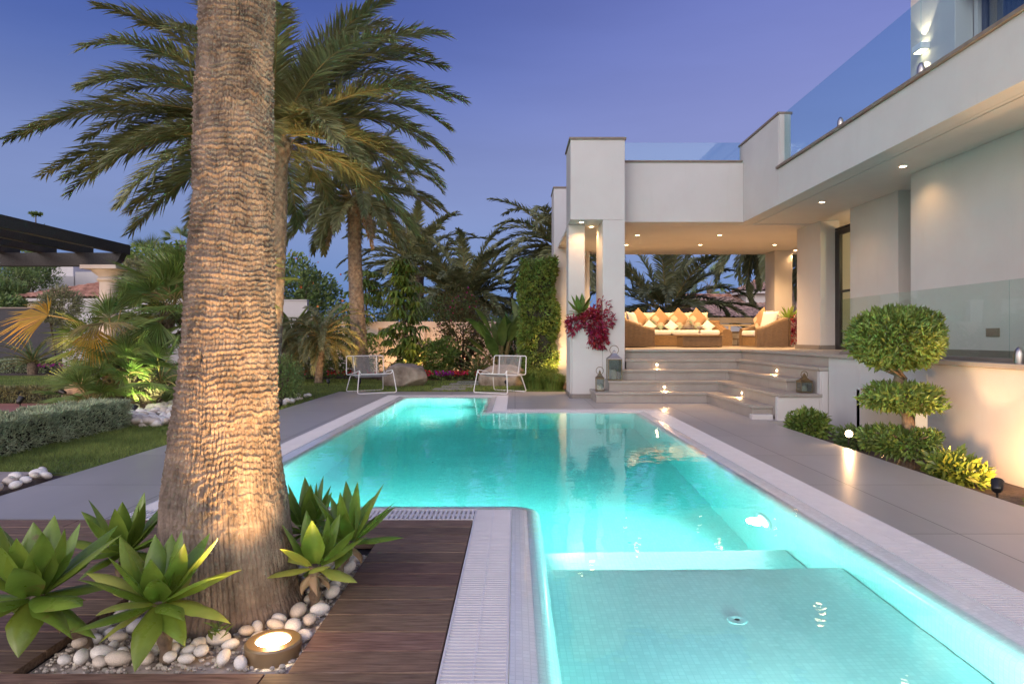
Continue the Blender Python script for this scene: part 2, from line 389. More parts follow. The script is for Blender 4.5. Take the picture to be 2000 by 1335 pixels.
# ============================================================ SETTING
ST = 'structure'
POOLX0, POOLX1 = -2.34, 2.12
mb = MB(); mb.add([(-400, -60, -.30), (400, -60, -.30), (400, 900, -.30), (-400, 900, -.30)], [(0, 1, 2, 3)])
# the ground sheet leaves a hole where the pool is dug
mb = MB()
X = [-400, -2.6, 2.4, 400]; Yy = [-60, -1.6, 12.6, 900]
for i in range(3):
    for j in range(3):
        if i == 1 and j == 1: continue
        mb.add([(X[i], Yy[j], -.30), (X[i+1], Yy[j], -.30), (X[i+1], Yy[j+1], -.30), (X[i], Yy[j+1], -.30)], [(0, 1, 2, 3)])
tag(mb.build('ground', M_land), kind=ST)
def slab(name, rects, m, z=0, t=.12, bev=0, uv=True):
    mb = MB()
    for x0, x1, y0, y1 in rects: mb.box(x0, x1, y0, y1, z-t, z)
    return tag(mb.build(name, m, uv=uv, bevel=bev), kind=ST)
slab('paving', [(-3.45, -2.34, 3.89, 13.05), (-2.34, -.12, 12.3, 13.05), (-.12, 3.19, 9.87, 13.05), (2.12, 3.19, -1.5, 9.87), (3.19, 4.2, 8.45, 13.05), (4.2, 7, 8.6, 17)], M_stone)
slab('side_paving', [(-9, -3.78, 3.89, 5.26)], M_beige, z=.0)
slab('terracotta_path', [(-16, -5.9, 8.9, 10.75)], M_terra, z=.0)
slab('lawn_ground', [(-5.9, -3.45, 5.26, 17.0), (-16, -5.9, 5.26, 8.9), (-22, -5.9, 10.75, 18.6), (-3.45, 1.0, 13.05, 16.6)], M_lawnb, z=-.012, uv=False)
slab('bed_soil', [(-22, -5.9, 18.6, 23), (-5.9, -3.45, 17.0, 20.2), (-3.45, 1.2, 16.6, 20.2), (1.0, 2.5, 13.05, 16.6)], M_soil, z=.012, uv=False)
slab('planting_bed', [(3.19, 4.0, -1.5, 8.45)], M_soil, z=-.12, uv=False)
slab('pebble_bed', [(-3.78, -3.45, 3.89, 5.26)], M_soil, z=-.03, uv=False)

# deck boards (with a square opening round the palm)
mb = MB(); p = .1476; y = 3.875; q = rs(3); k = 0
PX0, PX1, PY0, PY1 = -1.59, -.72, 2.155, 3.32
while y > -1.2:
    y0 = y-p+.006; cuts = [-6.4+q.uniform(0, 2.3)]
    while cuts[-1] < -2.4: cuts.append(cuts[-1]+2.6)
    edges = [-7.0]+[c for c in cuts if c < -.6]+[-.246]
    if abs(y0-1.99) < .1: edges = [-7, -4.6, -2.7, -.79, -.246]
    for a, b in zip(edges[:-1], edges[1:]):
        a += .002; b -= .002
        if y0 > PY0-.06 and y0 < PY1-.02:
            segs = [(a, min(b, PX0)), (max(a, PX1), b)]
        else: segs = [(a, b)]
        for u, v in segs:
            if v-u > .03: mb.box(u, v, y0, y-.0, -.03, 0)
    y -= p
dk = mb.build('deck', M_deck, bevel=.0025); tag(dk, kind=ST)
mb = MB(); mb.box(-7, -.25, -1.3, PY0-.02, -.2, -.036); mb.box(-7, PX0-.02, PY0-.02, 3.88, -.2, -.036); mb.box(PX1+.02, -.25, PY0-.02, 3.88, -.2, -.036); mb.box(PX0-.02, PX1+.02, PY1+.05, 3.88, -.2, -.036)
for (x0, x1, y0, y1) in [(PX0-.02, PX0-.001, PY0, PY1), (PX1+.001, PX1+.02, PY0, PY1), (PX0-.02, PX1+.02, PY0-.02, PY0-.001)]: mb.box(x0, x1, y0, y1, -.2, -.031)
tag(mb.build('deck_joists', M_black), kind=ST)

# pool shell : stepped contour with rounded land corners
POOL = [(-2.09, 4.12, 0), (-.02, 4.12, 1), (-.02, -1.2, 0), (1.86, -1.2, 0), (1.86, 9.62, 0), (-.33, 9.62, 1), (-.33, 12.05, 0), (-2.09, 12.05, 0)]
def contour(d, K=8):
    n = len(POOL); out = []
    for i in range(n):
        p0, p1, p2 = [np.array(POOL[(i+k-1) % n][:2]) for k in range(3)]
        e1 = nrm(p1-p0); e2 = nrm(p2-p1); n1 = np.array([-e1[1], e1[0]]); n2 = np.array([-e2[1], e2[0]])
        if POOL[i][2]:
            a0 = math.atan2(n1[1], n1[0]); a1 = math.atan2(n2[1], n2[0])
            da = (a1-a0+PI) % (2*PI)-PI
            for t in np.linspace(0, 1, K): out.append(p1+d*np.array([math.cos(a0+da*t), math.sin(a0+da*t)]))
        else:
            for t in np.linspace(0, 1, K):  # small cove in the inner corners
                rr = min(.06, d*.5)+1e-4; c = p1+(d+rr)*(n1+n2); th = (1-t)
                v1 = -n1; v2 = -n2; a0 = math.atan2(v1[1], v1[0]); a1 = math.atan2(v2[1], v2[0]); da = (a1-a0+PI) % (2*PI)-PI
                out.append(c+rr*np.array([math.cos(a0+da*t), math.sin(a0+da*t)]))
    return np.array(out)
DEPTH = 1.45
prof = [(.001, -.003), (.05, -.007), (.09, -.013), (.12, -.022), (.142, -.036), (.158, -.056), (.168, -.085), (.172, -.13), (.172, -DEPTH)]
mb = MB(); rings = np.array([[(x, y, z) for x, y in contour(d)] for d, z in prof])
mb.grid(rings, wrap=True)
mb.add([(x, y, -DEPTH) for x, y in contour(.172)], [tuple(range(len(rings[0])))])
o = mb.build('pool_basin', M_mosaic, uv=True, smooth=True, angle=35); tag(o, kind=ST)
mb = MB(); mb.box(.152, 1.688, -1.03, 3.44, -DEPTH+.003, -.36); 
o1 = mb.build('pool_shelf', M_mosaic, uv=True, bevel=.02, seg=3); tag(o1, kind=ST)
mb = MB(); mb.box(.1525, 1.6875, 3.442, 4.14, -DEPTH+.003, -.80)
tag(mb.build('pool_step', M_mosaic, uv=True, bevel=.02, seg=3), kind=ST)
# water body
m, ns, lk, p = _nt('pool_water'); ns.remove(p)
gl = N(ns, 'ShaderNodeBsdfGlass', IOR=1.33, Roughness=0.0)
tc = N(ns, 'ShaderNodeTexCoord'); n1 = N(ns, 'ShaderNodeTexNoise', Scale=2.2, Detail=3.0, Roughness=.55); n2 = N(ns, 'ShaderNodeTexNoise', Scale=9.0, Detail=2.0)
lk.new(tc.outputs['Object'], n1.inputs['Vector']); lk.new(tc.outputs['Object'], n2.inputs['Vector'])
b1 = N(ns, 'ShaderNodeBump', Strength=1.0, Distance=.0045); b2 = N(ns, 'ShaderNodeBump', Strength=1.0, Distance=.0007)
lk.new(n1.outputs['Fac'], b1.inputs['Height']); lk.new(n2.outputs['Fac'], b2.inputs['Height']); lk.new(b1.outputs[0], b2.inputs['Normal']); lk.new(b2.outputs[0], gl.inputs['Normal'])
va = N(ns, 'ShaderNodeVolumeAbsorption', Density=WATER_D); va.inputs['Color'].default_value = WATER_C
lk.new(gl.outputs[0], ns['Material Output'].inputs['Surface']); lk.new(va.outputs[0], ns['Material Output'].inputs['Volume'])
mb = MB(); cc = contour(.0015); mb.prism([tuple(c) for c in cc], -DEPTH-.2, -.0135)
tag(mb.build('water', m), kind=ST)

# overflow grates
def grate(x0, x1, y0, y1, across, label):
    """slats run across the short side; a slim centre rib ties them"""
    loc = ((x0+x1)/2, (y0+y1)/2, 0); mb = MB()
    mb.box(x0+.001, x1-.001, y0+.001, y1-.001, -.12, -.09, 1)
    t = .008
    if across == 'x':
        mb.box(x0, x0+t, y0, y1, -.09, 0); mb.box(x1-t, x1, y0, y1, -.09, 0)
        y = y0+.004; mb.box((x0+x1)/2-.004, (x0+x1)/2+.004, y0, y1, -.025, -.002)
        while y < y1-.01: mb.box(x0+t, x1-t, y, y+.013, -.022, -.001); y += .0235
    else:
        mb.box(x0, x1, y0, y0+t, -.09, 0); mb.box(x0, x1, y1-t, y1, -.09, 0)
        x = x0+.004; mb.box(x0, x1, (y0+y1)/2-.004, (y0+y1)/2+.004, -.025, -.002)
        while x < x1-.01: mb.box(x, x+.014, y0+t, y1-t, -.022, -.001); x += .028
    return tag(mb.build('drain_grate', [M_grate, M_channel], loc=loc), label, 'drain grate', 'overflow grates round the pool')
grate(-.242, -.021, -1.2, 4.119, 'x', 'white slatted drain grate running towards the viewer beside the dark deck')
grate(-2.338, -.2435, 3.893, 4.119, 'y', 'white slatted drain grate across the far end of the dark deck')
grate(-2.338, -2.091, 4.121, 12.299, 'x', 'long white drain grate along the left side of the pool')
grate(-2.0895, -.3315, 12.052, 12.299, 'y', 'short white drain grate at the far narrow end of the pool')
grate(-.3295, -.121, 9.622, 12.299, 'x', 'short white drain grate on the inner side of the pool notch')
grate(-.1195, 2.119, 9.622, 9.869, 'y', 'white drain grate below the stone steps at the far pool edge')
grate(1.861, 2.119, -1.2, 9.620, 'x', 'long white drain grate along the right side of the pool')

# lawn blades
def blades(name, regions, n, h, w, seed, label):
    q = rs(seed); A = np.array([(b-a)*(d-c) for a, b, c, d in regions]); idx = q.choice(len(regions), n, p=A/A.sum())
    Rg = np.array(regions)[idx]; x = Rg[:, 0]+q.rand(n)*(Rg[:, 1]-Rg[:, 0]); y = Rg[:, 2]+q.rand(n)*(Rg[:, 3]-Rg[:, 2])
    hh = h*q.uniform(.5, 1.2, n)*(.75+.5*vnoise(x*2, y*2, 5)); a = q.rand(n)*2*PI; ww = w*q.uniform(.7, 1.3, n)
    b = np.stack([x, y, np.full(n, -.014)], -1); s = np.stack([np.cos(a), np.sin(a), 0*a], -1)*ww[:, None]/2
    tip = b+np.stack([q.normal(0, .4, n)*hh, q.normal(0, .4, n)*hh, hh], -1)
    V = np.stack([b-s, b+s, tip], 1).reshape(-1, 3); mb = MB(); mb.add(V, np.arange(3*n).reshape(-1, 3))
    return tag(mb.build(name, M_grass), label, 'grass', kind='stuff')
blades('grass', [(-5.9, -3.46, 5.28, 9.0), (-8, -5.9, 5.28, 8.8)], 150000, .035, .004, 1, 'short green lawn grass between the grey hedge and the grey paving')
blades('grass', [(-5.9, -3.46, 9.0, 17), (-3.46, 1.0, 13.06, 16.5), (-20, -5.9, 11.3, 18.5)], 170000, .045, .009, 2, 'short green lawn grass behind the wire chairs and beyond the low hedge')
# ============================================================ VILLA
TZ = .85
V = thing('villa', 'modern white two-storey villa with roofed terrace, tall pillars and glass railings', 'house', (4.2, 10, 0))
def part(name, mb, m, parent=V, bevel=.006, uv=False, label=None, smooth=False, seg=2):
    return tag(mb.build(name, m, parent=parent, bevel=bevel, uv=uv, smooth=smooth, seg=seg), label)
def bxs(*bs):
    mb = MB()
    for b in bs: mb.box(*b)
    return mb
# terrace floor and retaining wall
part('terrace_floor', bxs((3.96, 12, -1.5, 8.498, TZ-.04, TZ), (4.03, 12, 8.5, 16.9, TZ-.04, TZ), (1.93, 4.028, 11.88, 16.9, TZ-.04, TZ)), M_step, uv=True, bevel=.004)
part('terrace_riser', bxs((1.93, 4.1, 11.93, 12.05, 0, TZ-.041), (4.06, 4.18, 8.503, 11.929, 0, TZ-.041)), M_step, uv=True)
# lower wall with the basement window opening  (y 6.5..7.72, z <.47)
part('retaining_wall', bxs((4.0, 4.22, -1.5, 6.46, -.3, TZ-.042), (4.0, 4.22, 7.72, 8.495, -.3, TZ-.042), (4.0, 4.22, 6.461, 7.719, .47, TZ-.042), (4.0, 4.7, 7.721, 7.80, -.3, .46)), M_stucco)
W = part('basement_window', bxs((4.55, 4.60, 6.3, 6.36, -.2, .6), (4.55, 4.60, 7.0, 7.06, -.2, .6), (4.55, 4.60, 7.66, 7.715, -.2, .6), (4.55, 4.6, 6.36, 7.72, -.22, -.15)), M_black)
part('pane', bxs((4.57, 4.575, 6.36, 7.6, -.15, .6)), emat('window_warm', (1, .68, .36), .45), parent=W, bevel=0)
part('light_well', bxs((4.70, 4.78, 6.2, 7.9, -.3, TZ-.05), (4.22, 4.70, 6.2, 6.44, -.3, TZ-.05)), M_stucco)
part('light_well_floor', bxs((4.0, 4.7, 6.3, 7.75, -.32, -.27)), M_step)
# front tower
T1 = part('tower', bxs((.97, 1.92, 11.64, 12.60, 3.12, 4.52), (1.535, 1.92, 11.642, 12.598, 0, 3.119), (.972, 1.27, 12.12, 12.598, 0, 3.119)), M_stucco, label='white pillar tower at the corner of the terrace above the steps')
part('planter_wall', bxs((1.0, 1.533, 11.66, 11.78, 0.0, 1.37), (.975, 1.095, 11.785, 12.118, 0, 1.42), (1.10, 1.533, 12.2, 12.32, 0, 1.37)), M_stucco)
part('planter_soil', bxs((1.096, 1.533, 11.781, 12.199, 0, 1.30)), M_soil, bevel=0)
part('skirting', bxs((.985, 1.54, 11.63, 11.66, 0, .075), (.955, .97, 11.645, 12.6, 0, .075)), M_step, bevel=.003)
part('coping', bxs((.945, 1.945, 11.615, 12.625, 4.521, 4.56)), M_coping)
# rear tower
part('tower', bxs((.90, 1.30, 15.45, 16.4, 0, 4.52), (1.302, 1.7, 16.0, 16.4, 0, 4.52)), M_stucco)
part('coping', bxs((.88, 1.72, 15.43, 16.42, 4.521, 4.56)), M_coping)
f = part('wall_lamp', bxs((1.19, 1.27, 15.39, 15.45, .95, 1.14)), M_black)
# beam above the terrace, high parapet, long fascia
part('terrace_beam', bxs((1.922, 4.118, 12.0, 12.22, 3.14, 4.215)), M_stucco)
part('coping', bxs((1.922, 4.10, 11.975, 12.24, 4.216, 4.25)), M_coping)
part('parapet', bxs((4.12, 4.31, 10.42, 12.22, 3.14, 4.545)), M_stucco)
part('coping', bxs((4.10, 4.335, 10.39, 12.24, 4.546, 4.585)), M_coping)
part('fascia', bxs((4.12, 4.31, -1.5, 10.418, 3.14, 3.70)), M_stucco)
part('coping', bxs((4.085, 4.34, -1.5, 10.45, 3.701, 3.74)), M_coping)
# ceilings, with a shadow groove set behind the fascia
part('ceiling', bxs((4.312, 4.37, -1.5, 12.28, 3.141, 3.2), (4.385, 9.5, -1.5, 12.2, 3.141, 3.2), (1.92, 4.37, 12.221, 12.28, 3.141, 3.2), (1.0, 9.5, 12.295, 16.55, 3.1412, 3.2)), M_stucco, bevel=.003)
part('roof_slab', bxs((4.312, 9.5, -1.5, 12.2, 3.205, 3.40), (1.4, 9.5, 12.3, 16.5, 3.205, 3.42), (1.92, 9.5, 16.501, 16.7, 3.142, 4.2)), M_stucco)
# columns and walls on the terrace
part('column', bxs((6.2, 6.62, 15.9, 16.5, TZ, 3.14)), M_stucco)
part('column', bxs((1.5, 1.8, 16.05, 16.5, 0, 3.14)), M_stucco)
part('column', bxs((5.44, 5.78, 11.86, 12.85, TZ, 3.14)), M_stucco)
part('house_wall', bxs((5.42, 5.9, 9.42, 10.77, TZ, 3.14), (5.05, 5.9, -1.5, 8.5, TZ, 3.14), (5.9, 6.0, 8.4, 9.42, TZ, 3.14), (5.78, 9.5, 12.7, 12.86, TZ, 3.14), (9.4, 9.5, -1.5, 12.7, TZ, 3.14)), M_stucco)
part('skirting', bxs((5.405, 5.43, 11.845, 12.87, TZ, TZ+.075), (5.44, 5.79, 11.845, 11.86, TZ, TZ+.075), (5.035, 5.05, -1.5, 8.49, TZ, TZ+.075), (5.405, 5.42, 9.41, 10.78, TZ, TZ+.075)), M_step, bevel=.003)
part('room_wall', bxs((7.6, 7.7, 8.5, 12.7, TZ, 3.14)), mat('room_wall_paint', (.62, .5, .36), rough=.8))
D = part('terrace_door', bxs((5.70, 5.76, 10.78, 10.86, TZ, 2.95), (5.70, 5.76, 11.70, 11.86, TZ, 2.95), (5.70, 5.76, 10.86, 11.70, 2.87, 2.95), (5.70, 5.76, 10.86, 11.70, TZ, TZ+.06), (5.71, 5.75, 10.86, 11.70, TZ+1.0, TZ+1.04), (5.70, 5.76, 10.78, 11.86, 2.96, 3.0)), M_black, bevel=.004)
part('glass', bxs((5.725, 5.731, 10.86, 11.70, TZ+.06, 2.87)), M_glass, parent=D, bevel=0)
lamp('POINT', 'room_light', (6.7, 10.8, 2.6), 40, (1, .66, .32), parent=V, size=.15)
part('socket_plate', bxs((5.04, 5.05, 6.93, 7.13, 1.07, 1.16)), M_coping, bevel=.003)
# upper storey
part('upper_wall', bxs((6.0, 6.25, 9.08, 10.1, 3.35, 6.6), (6.0, 6.25, -1.5, 7.2, 3.35, 6.6), (6.0, 6.25, 7.201, 9.079, 5.75, 6.6), (6.251, 9.5, 9.95, 10.1, 3.35, 6.6)), M_stucco)
part('upper_roof', bxs((5.9, 9.6, -1.5, 10.2, 6.601, 6.75)), M_stucco)
part('reveal', bxs((6.252, 6.6, 9.0, 9.075, 3.35, 5.75)), M_stucco)
W = part('upper_window', bxs((6.30, 6.36, 8.92, 8.99, 3.4, 5.75), (6.30, 6.36, 8.06, 8.12, 3.4, 5.75), (6.30, 6.36, 7.25, 7.31, 3.4, 5.75), (6.30, 6.36, 7.31, 8.92, 5.69, 5.75)), mat('dark_blue_frame', (.05, .055, .08), rough=.4), bevel=.004)
part('pane', bxs((6.33, 6.336, 7.31, 8.92, 3.45, 5.69)), glassmat('window_glass', (.75, .8, .82), 1.0, .04), parent=W, bevel=0)
mbc = MB(); yy = np.linspace(8.1, 8.92, 80)
g = np.stack([np.stack([np.full(80, 6.45)+.03*np.sin(yy*70), yy, np.full(80, z)], -1) for z in (3.4, 5.7)]); mbc.grid(g)
part('curtain', mbc, mat('grey_curtain', (.16, .17, .22), rough=.9), parent=W, bevel=0, smooth=True)
part('room_wall', bxs((7.4, 7.5, 7.0, 9.9, 3.35, 5.9), (6.26, 7.5, 6.9, 7.0, 3.35, 5.9)), mat('upper_room_paint', (.6, .52, .45), rough=.8))
lamp('POINT', 'upper_room_light', (6.9, 7.6, 5.2), 9, WARM, parent=V, size=.1)
s = part('wall_sconce', bxs((5.86, 6.0, 9.62, 9.84, 5.24, 5.34)), M_wmetal, bevel=.01)
part('lens', bxs((5.885, 5.975, 9.645, 9.815, 5.232, 5.238)), E_warm, parent=s, bevel=0); part('lens', bxs((5.885, 5.975, 9.645, 9.815, 5.342, 5.348)), E_warm, parent=s, bevel=0)
lamp('SPOT', 'sconce_light_down', (5.90, 9.73, 5.22), 22, (1, .66, .4), parent=V, size=.01, spot=75, blend=.25, target=(5.95, 9.73, 3))
lamp('SPOT', 'sconce_light_up', (5.90, 9.73, 5.36), 22, (1, .66, .4), parent=V, size=.01, spot=75, blend=.25, target=(5.95, 9.73, 8))
# glass railings
M_glass2 = glassmat('upper_railing_glass', (.80, .93, .96), 1.0)
def glass(x0, x1, y0, y1, z0, z1):
    g = part('glass_railing', bxs((x0, x1, y0, y1, z0, z1)), M_glass2 if z0 > 3 else M_glass, bevel=0); return g
glass(4.20, 4.212, 6.9, 10.38, 3.742, 4.56); glass(4.20, 4.212, 3.4, 6.893, 3.742, 4.56); glass(4.20, 4.212, -1.4, 3.393, 3.742, 4.56)
glass(1.93, 4.09, 12.10, 12.112, 4.252, 4.60)
glass(4.15, 4.162, 5.6, 8.46, .862, 1.545); glass(4.15, 4.162, 2.0, 5.594, .862, 1.545); glass(4.15, 4.162, -1.4, 1.994, .862, 1.545)
part('glass_channel', bxs((4.125, 4.19, -1.4, 8.47, TZ+.001, TZ+.035)), M_step, bevel=.003)
part('parapet_end', bxs((4.125, 4.30, 10.38, 10.418, 3.742, 4.54)), M_stucco, bevel=.003)
# downlights in the ceilings
def downlight(x, y, z=3.14, e=26, spot=130):
    mb = MB(); mb.lathe([(.028, -.0015), (.052, -.003), (.055, .002)], (x, y, z), 20, cap=False)
    d = part('downlight', mb, M_wmetal, bevel=0, smooth=True)
    m2 = MB(); m2.disc((x, y, z-.0022), (0, 0, -1), .042); part('lens', m2, E_warm, parent=d, bevel=0)
    lamp('SPOT', 'downlight_beam', (x, y, z-.03), e, WARM, parent=d, size=.025, spot=spot, blend=.8, target=(x, y, 0))
for x, y in [(2.49, 13.54), (4.16, 13.54), (2.5, 14.95), (4.16, 14.95), (5.83, 14.95), (6.7, 15.9), (5.83, 13.54)]: downlight(x, y, e=DL_E)
for y in (10.24, 8.1, 5.95, 3.8, 1.65): downlight(4.72, y, e=DL_E*.065)
downlight(1.187, 11.9, 3.12, DL_E*.1); downlight(1.42, 12.38, 3.12, DL_E*.1)
# rear terrace parapet and stone wall below it
part('rear_parapet', bxs((1.7, 6.9, 16.62, 16.85, 1.42, 1.56)), mat('grey_coping_stone', (.24, .225, .21), rough=.7))
part('rail', bxs((1.7, 6.9, 16.66, 16.70, 1.35, 1.39), (5.35, 5.40, 16.66, 16.70, TZ, 1.35), (3.9, 3.95, 16.66, 16.70, TZ, 1.35)), mat('cream_rail', (.62, .5, .3), rough=.5))
part('stone_wall', bxs((3.3, 6.9, 17.2, 17.4, 0, 1.22)), tilemat('rubble_stone', (.52, .45, .33), (.22, .17, .11), .32, .17, .018, rough=.9, var=.3, bump=.02, vscale=6, tvar=.25), uv=True)
lamp('POINT', 'rear_wall_light', (5.2, 16.95, 1.2), 5, WARM, parent=V, size=.05)

# ============================================================ STAIRS
SR = thing('staircase', 'L-shaped grey stone steps rising from the pool paving to the terrace', 'stairs', (2.5, 10.8, 0))
FY = [10.8, 11.08, 11.36, 11.66]; FX = [3.10, 3.37, 3.63, 3.88]; XL = [1.30, 1.55, 1.80, 1.93]
END = [8.76, 8.5, 8.92, 8.5]
for k in range(4):
    z = .17*(k+1); y0, x1, xl, e = FY[k], FX[k], XL[k], END[k]
    yb = 11.64 if k < 3 else 11.93
    nx = (FX+[4.06])[k+1]+.03
    L = [(xl, y0), (x1, y0), (x1, e), (nx, e), (nx, yb), (xl, yb)]
    mb = MB(); ins = .022
    R_ = [(xl+ins, y0+ins), (x1+ins, y0+ins), (x1+ins, e+ins), (nx-.002, e+ins), (nx-.002, yb-.002), (xl+ins, yb-.002)]
    st = MB(); st.prism(R_, 0.001*k, z-.04)
    s_ = part('step', st, M_step, parent=SR, bevel=0, uv=True)
    tr = MB(); tr.prism(L, z-.04, z); part('tread', tr, M_step, parent=s_, bevel=.004, uv=True)
part('end_slab', bxs((3.66, 3.94, 8.5, 8.915, .30, .34)), M_step, parent=SR, bevel=.004, uv=True)
part('end_wall', bxs((3.36, 3.90, 8.52, 8.60, -.25, .299), (3.90, 4.02, 8.515, 8.6, -.25, .63), (3.925, 3.998, 8.498, 8.514, -.25, .63), (3.08, 3.35, 8.64, 8.75, -.2, .06)), M_stucco, parent=SR)
def steplight(x, y, z, dx, dy):
    mb = MB(); mb.disc((x+dx*.004, y+dy*.004, z), (dx, dy, 0), .017, 16)
    mb.lathe
    s_ = part('step_light', mb, emat('step_glow', (1, .74, .42), 25), parent=SR, bevel=0)
    lamp('SPOT', 'step_light_beam', (x+dx*.03, y+dy*.03, z), 5, WARM, parent=s_, size=.012, spot=150, blend=.5, target=(x+dx, y+dy, z-1.1))
steplight(2.49, 11.682, .585, 0, -1); steplight(2.49, 11.102, .235, 0, -1)
steplight(3.902, 9.92, .57, -1, 0); steplight(3.392, 9.95, .235, -1, 0)

# ============================================================ SPOT FIXTURES ON LEDGE AND COPING
def bullet(x, y, z, label):
    t = thing('bullet_lamp', label, 'lamp', (x, y, z), group='steel bullet lamps on the villa')
    mb = MB(); mb.lathe([(.038, 0), (.040, .03), (.038, .07), (.030, .105), (.016, .128), (.004, .136)], (x, y, z), 18)
    part('housing', mb, M_steel, parent=t, bevel=0, smooth=True)
    mb = MB(); mb.box(x+.02, x+.048, y-.02, y+.02, z, z+.05); part('bracket', mb, M_coping, parent=t, bevel=.003)
bullet(4.05, 5.35, TZ+.0, 'steel bullet lamp on the ledge in front of the lower glass railing')
bullet(4.16, 8.51, 3.741, 'steel bullet lamp on the upper coping below the middle of the glass railing')
bullet(4.16, 6.82, 3.741, 'steel bullet lamp on the upper coping under the lit wall sconce')

# ============================================================ POOL LIGHTS AND INLETS
def pool_light(x, y, z, n, e, label, r=.14, visible=True):
    t = thing('pool_light', label, 'pool light', (x, y, z), group='underwater pool lights')
    n = np.array(n, float); mb = MB()
    a = nrm(np.cross(n, (0, 0, 1))); b = np.cross(n, a); ring = []
    th = np.arange(28)*2*PI/28
    for rr, d in ((r, 0), (r, .012), (r*.86, .018), (r*.72, .014)):
        ring.append(np.array([np.array((x, y, z))+n*d+rr*(math.cos(q)*a+math.sin(q)*b) for q in th]))
    mb.grid(np.array(ring), wrap=True); part('rim', mb, M_wmetal, parent=t, bevel=0, smooth=True)
    mb = MB(); mb.disc(np.array((x, y, z))+n*.010, n, r*.73, 28); part('lens', mb, E_pool, parent=t, bevel=0)
    lamp('SPOT', 'pool_beam', np.array((x, y, z))+n*.06, e, (1, .99, .95), parent=t, size=.06, spot=165, blend=.6, target=np.array((x, y, z))+n*2+np.array([0, 0, -.12]))
pool_light(1.688, 4.50, -.62, (-1, 0, 0), PL_E*.85, 'round underwater lamp shining on the right pool wall')
pool_light(-1.45, 4.292, -.65, (0, 1, 0), PL_E*.75, 'added unseen underwater lamp in the near pool wall, further from the deck corner')  # added lamp facing away from the viewer, brightens the deep water
pool_light(-.45, 4.292, -.65, (0, 1, 0), PL_E*.65, 'added unseen underwater lamp in the near pool wall, closest to the deck corner')  # second added near-wall lamp, unseen, evens out the turquoise
pool_light(-.502, 11.0, -.60, (-1, 0, 0), PL_E*.8, 'added hidden underwater lamp inside the narrow far end of the pool')  # added on the hidden notch wall to light the far end
pool_light(.152, 4.12, -.62, (1, .0, 0), PL_E*.35, 'added hidden underwater lamp under the rounded deck-side corner')  # added below the lip, out of sight, as fill
pool_light(1.688, 1.0, -.17, (-1, 0, .0), PL_E*.9, 'added small unseen underwater lamp over the shallow shelf in the right wall', r=.05)  # added outside the view to brighten the shelf
pool_light(.152, 1.2, -.17, (1, 0, .0), PL_E*.9, 'added small unseen underwater lamp over the shallow shelf nearest the viewer', r=.05)  # another added fill lamp for the shelf, out of view
pool_light(.9, -1.028, -.2, (0, 1, 0), PL_E*8, 'added small unseen underwater lamp in the end wall of the shallow shelf', r=.08)  # strongest added shelf lamp, in the wall behind the viewer
for (x, y, z, l) in [(.95, 2.85, -.358, 'small round white inlet set in the shallow shelf'), (.85, 4.95, -DEPTH+.004, 'small round white inlet in the deep pool floor past the step'), (-.9, 7.3, -DEPTH+.004, 'small round white inlet in the middle of the deep pool floor')]:
    mb = MB(); mb.lathe([(.042, 0), (.040, .003), (.02, .004), (.015, .002)], (0, 0, 0), 24)
    mb.disc((0, 0, .0045), (0, 0, 1), .012, 12, 1)
    tag(mb.build('pool_inlet', [M_wmetal, M_black], smooth=True, loc=(0, 0, 0)), l, 'pool inlet').location = (x, y, z)
# ============================================================ GREENERY
G_phx = mat('date_palm_leaf', (.17, .20, .07), base2=(.29, .29, .13), rough=.45, var=.15, vscale=1.2, island=.3, translucent=.28)
G_phxd = mat('dark_date_palm_leaf', (.17, .20, .09), base2=(.28, .29, .14), rough=.5, var=.15, vscale=1.2, island=.3, translucent=.25)
G_phxy = mat('yellow_palm_leaf', (.38, .26, .05), rough=.55, island=.25, translucent=.3)
G_rach = mat('palm_stalk', (.24, .22, .07), base2=(.30, .21, .08), rough=.55, var=.2)
G_dry = mat('dry_palm_leaf', (.30, .22, .13), rough=.9, island=.3, var=.2)
G_bark = mat('palm_bark', (.15, .115, .085), base2=(.24, .19, .14), rough=.95, var=.3, vscale=14, bump=.012, bscale=45)
G_fan = mat('fan_palm_leaf', (.14, .22, .05), base2=(.23, .30, .08), rough=.45, var=.15, vscale=2, island=.3, translucent=.3)
G_fany = mat('yellow_fan_leaf', (.55, .33, .03), base2=(.45, .30, .05), rough=.5, var=.15, vscale=5, island=.2, translucent=.35)
G_fanb = mat('browned_fan_leaf', (.36, .24, .10), base2=(.22, .2, .06), rough=.7, var=.25, vscale=5, island=.3, translucent=.3)
G_leaf = mat('green_leaf', (.12, .20, .04), base2=(.20, .28, .06), rough=.45, var=.2, vscale=3, island=.4, translucent=.3)
G_leafd = mat('dark_green_leaf', (.10, .17, .05), base2=(.17, .24, .07), rough=.5, var=.2, vscale=3, island=.4, translucent=.2)
G_leafl = mat('light_green_leaf', (.16, .24, .04), base2=(.22, .28, .05), rough=.4, var=.2, vscale=3, island=.3, translucent=.35)
G_silver = mat('silver_leaf', (.25, .32, .18), base2=(.42, .48, .30), rough=.7, var=.2, vscale=5, island=.4, translucent=.15)
G_olive = mat('olive_leaf', (.17, .185, .08), base2=(.25, .25, .12), rough=.65, var=.2, vscale=5, island=.4, translucent=.15)
G_red = mat('burgundy_leaf', (.20, .012, .03), base2=(.30, .02, .05), rough=.45, var=.25, vscale=8, island=.4, translucent=.2)
G_redg = mat('reddish_green_leaf', (.16, .09, .03), base2=(.09, .12, .03), rough=.5, var=.2, vscale=2.5, island=.4, translucent=.25)
G_agave = mat('agave_leaf', (.14, .235, .03), base2=(.23, .32, .05), rough=.30, var=.16, vscale=5, bump=.0006, bscale=60, translucent=.3, island=.2, patch=((.22, .17, .06), 7, .63, .05, (1, 1, 1), .85))
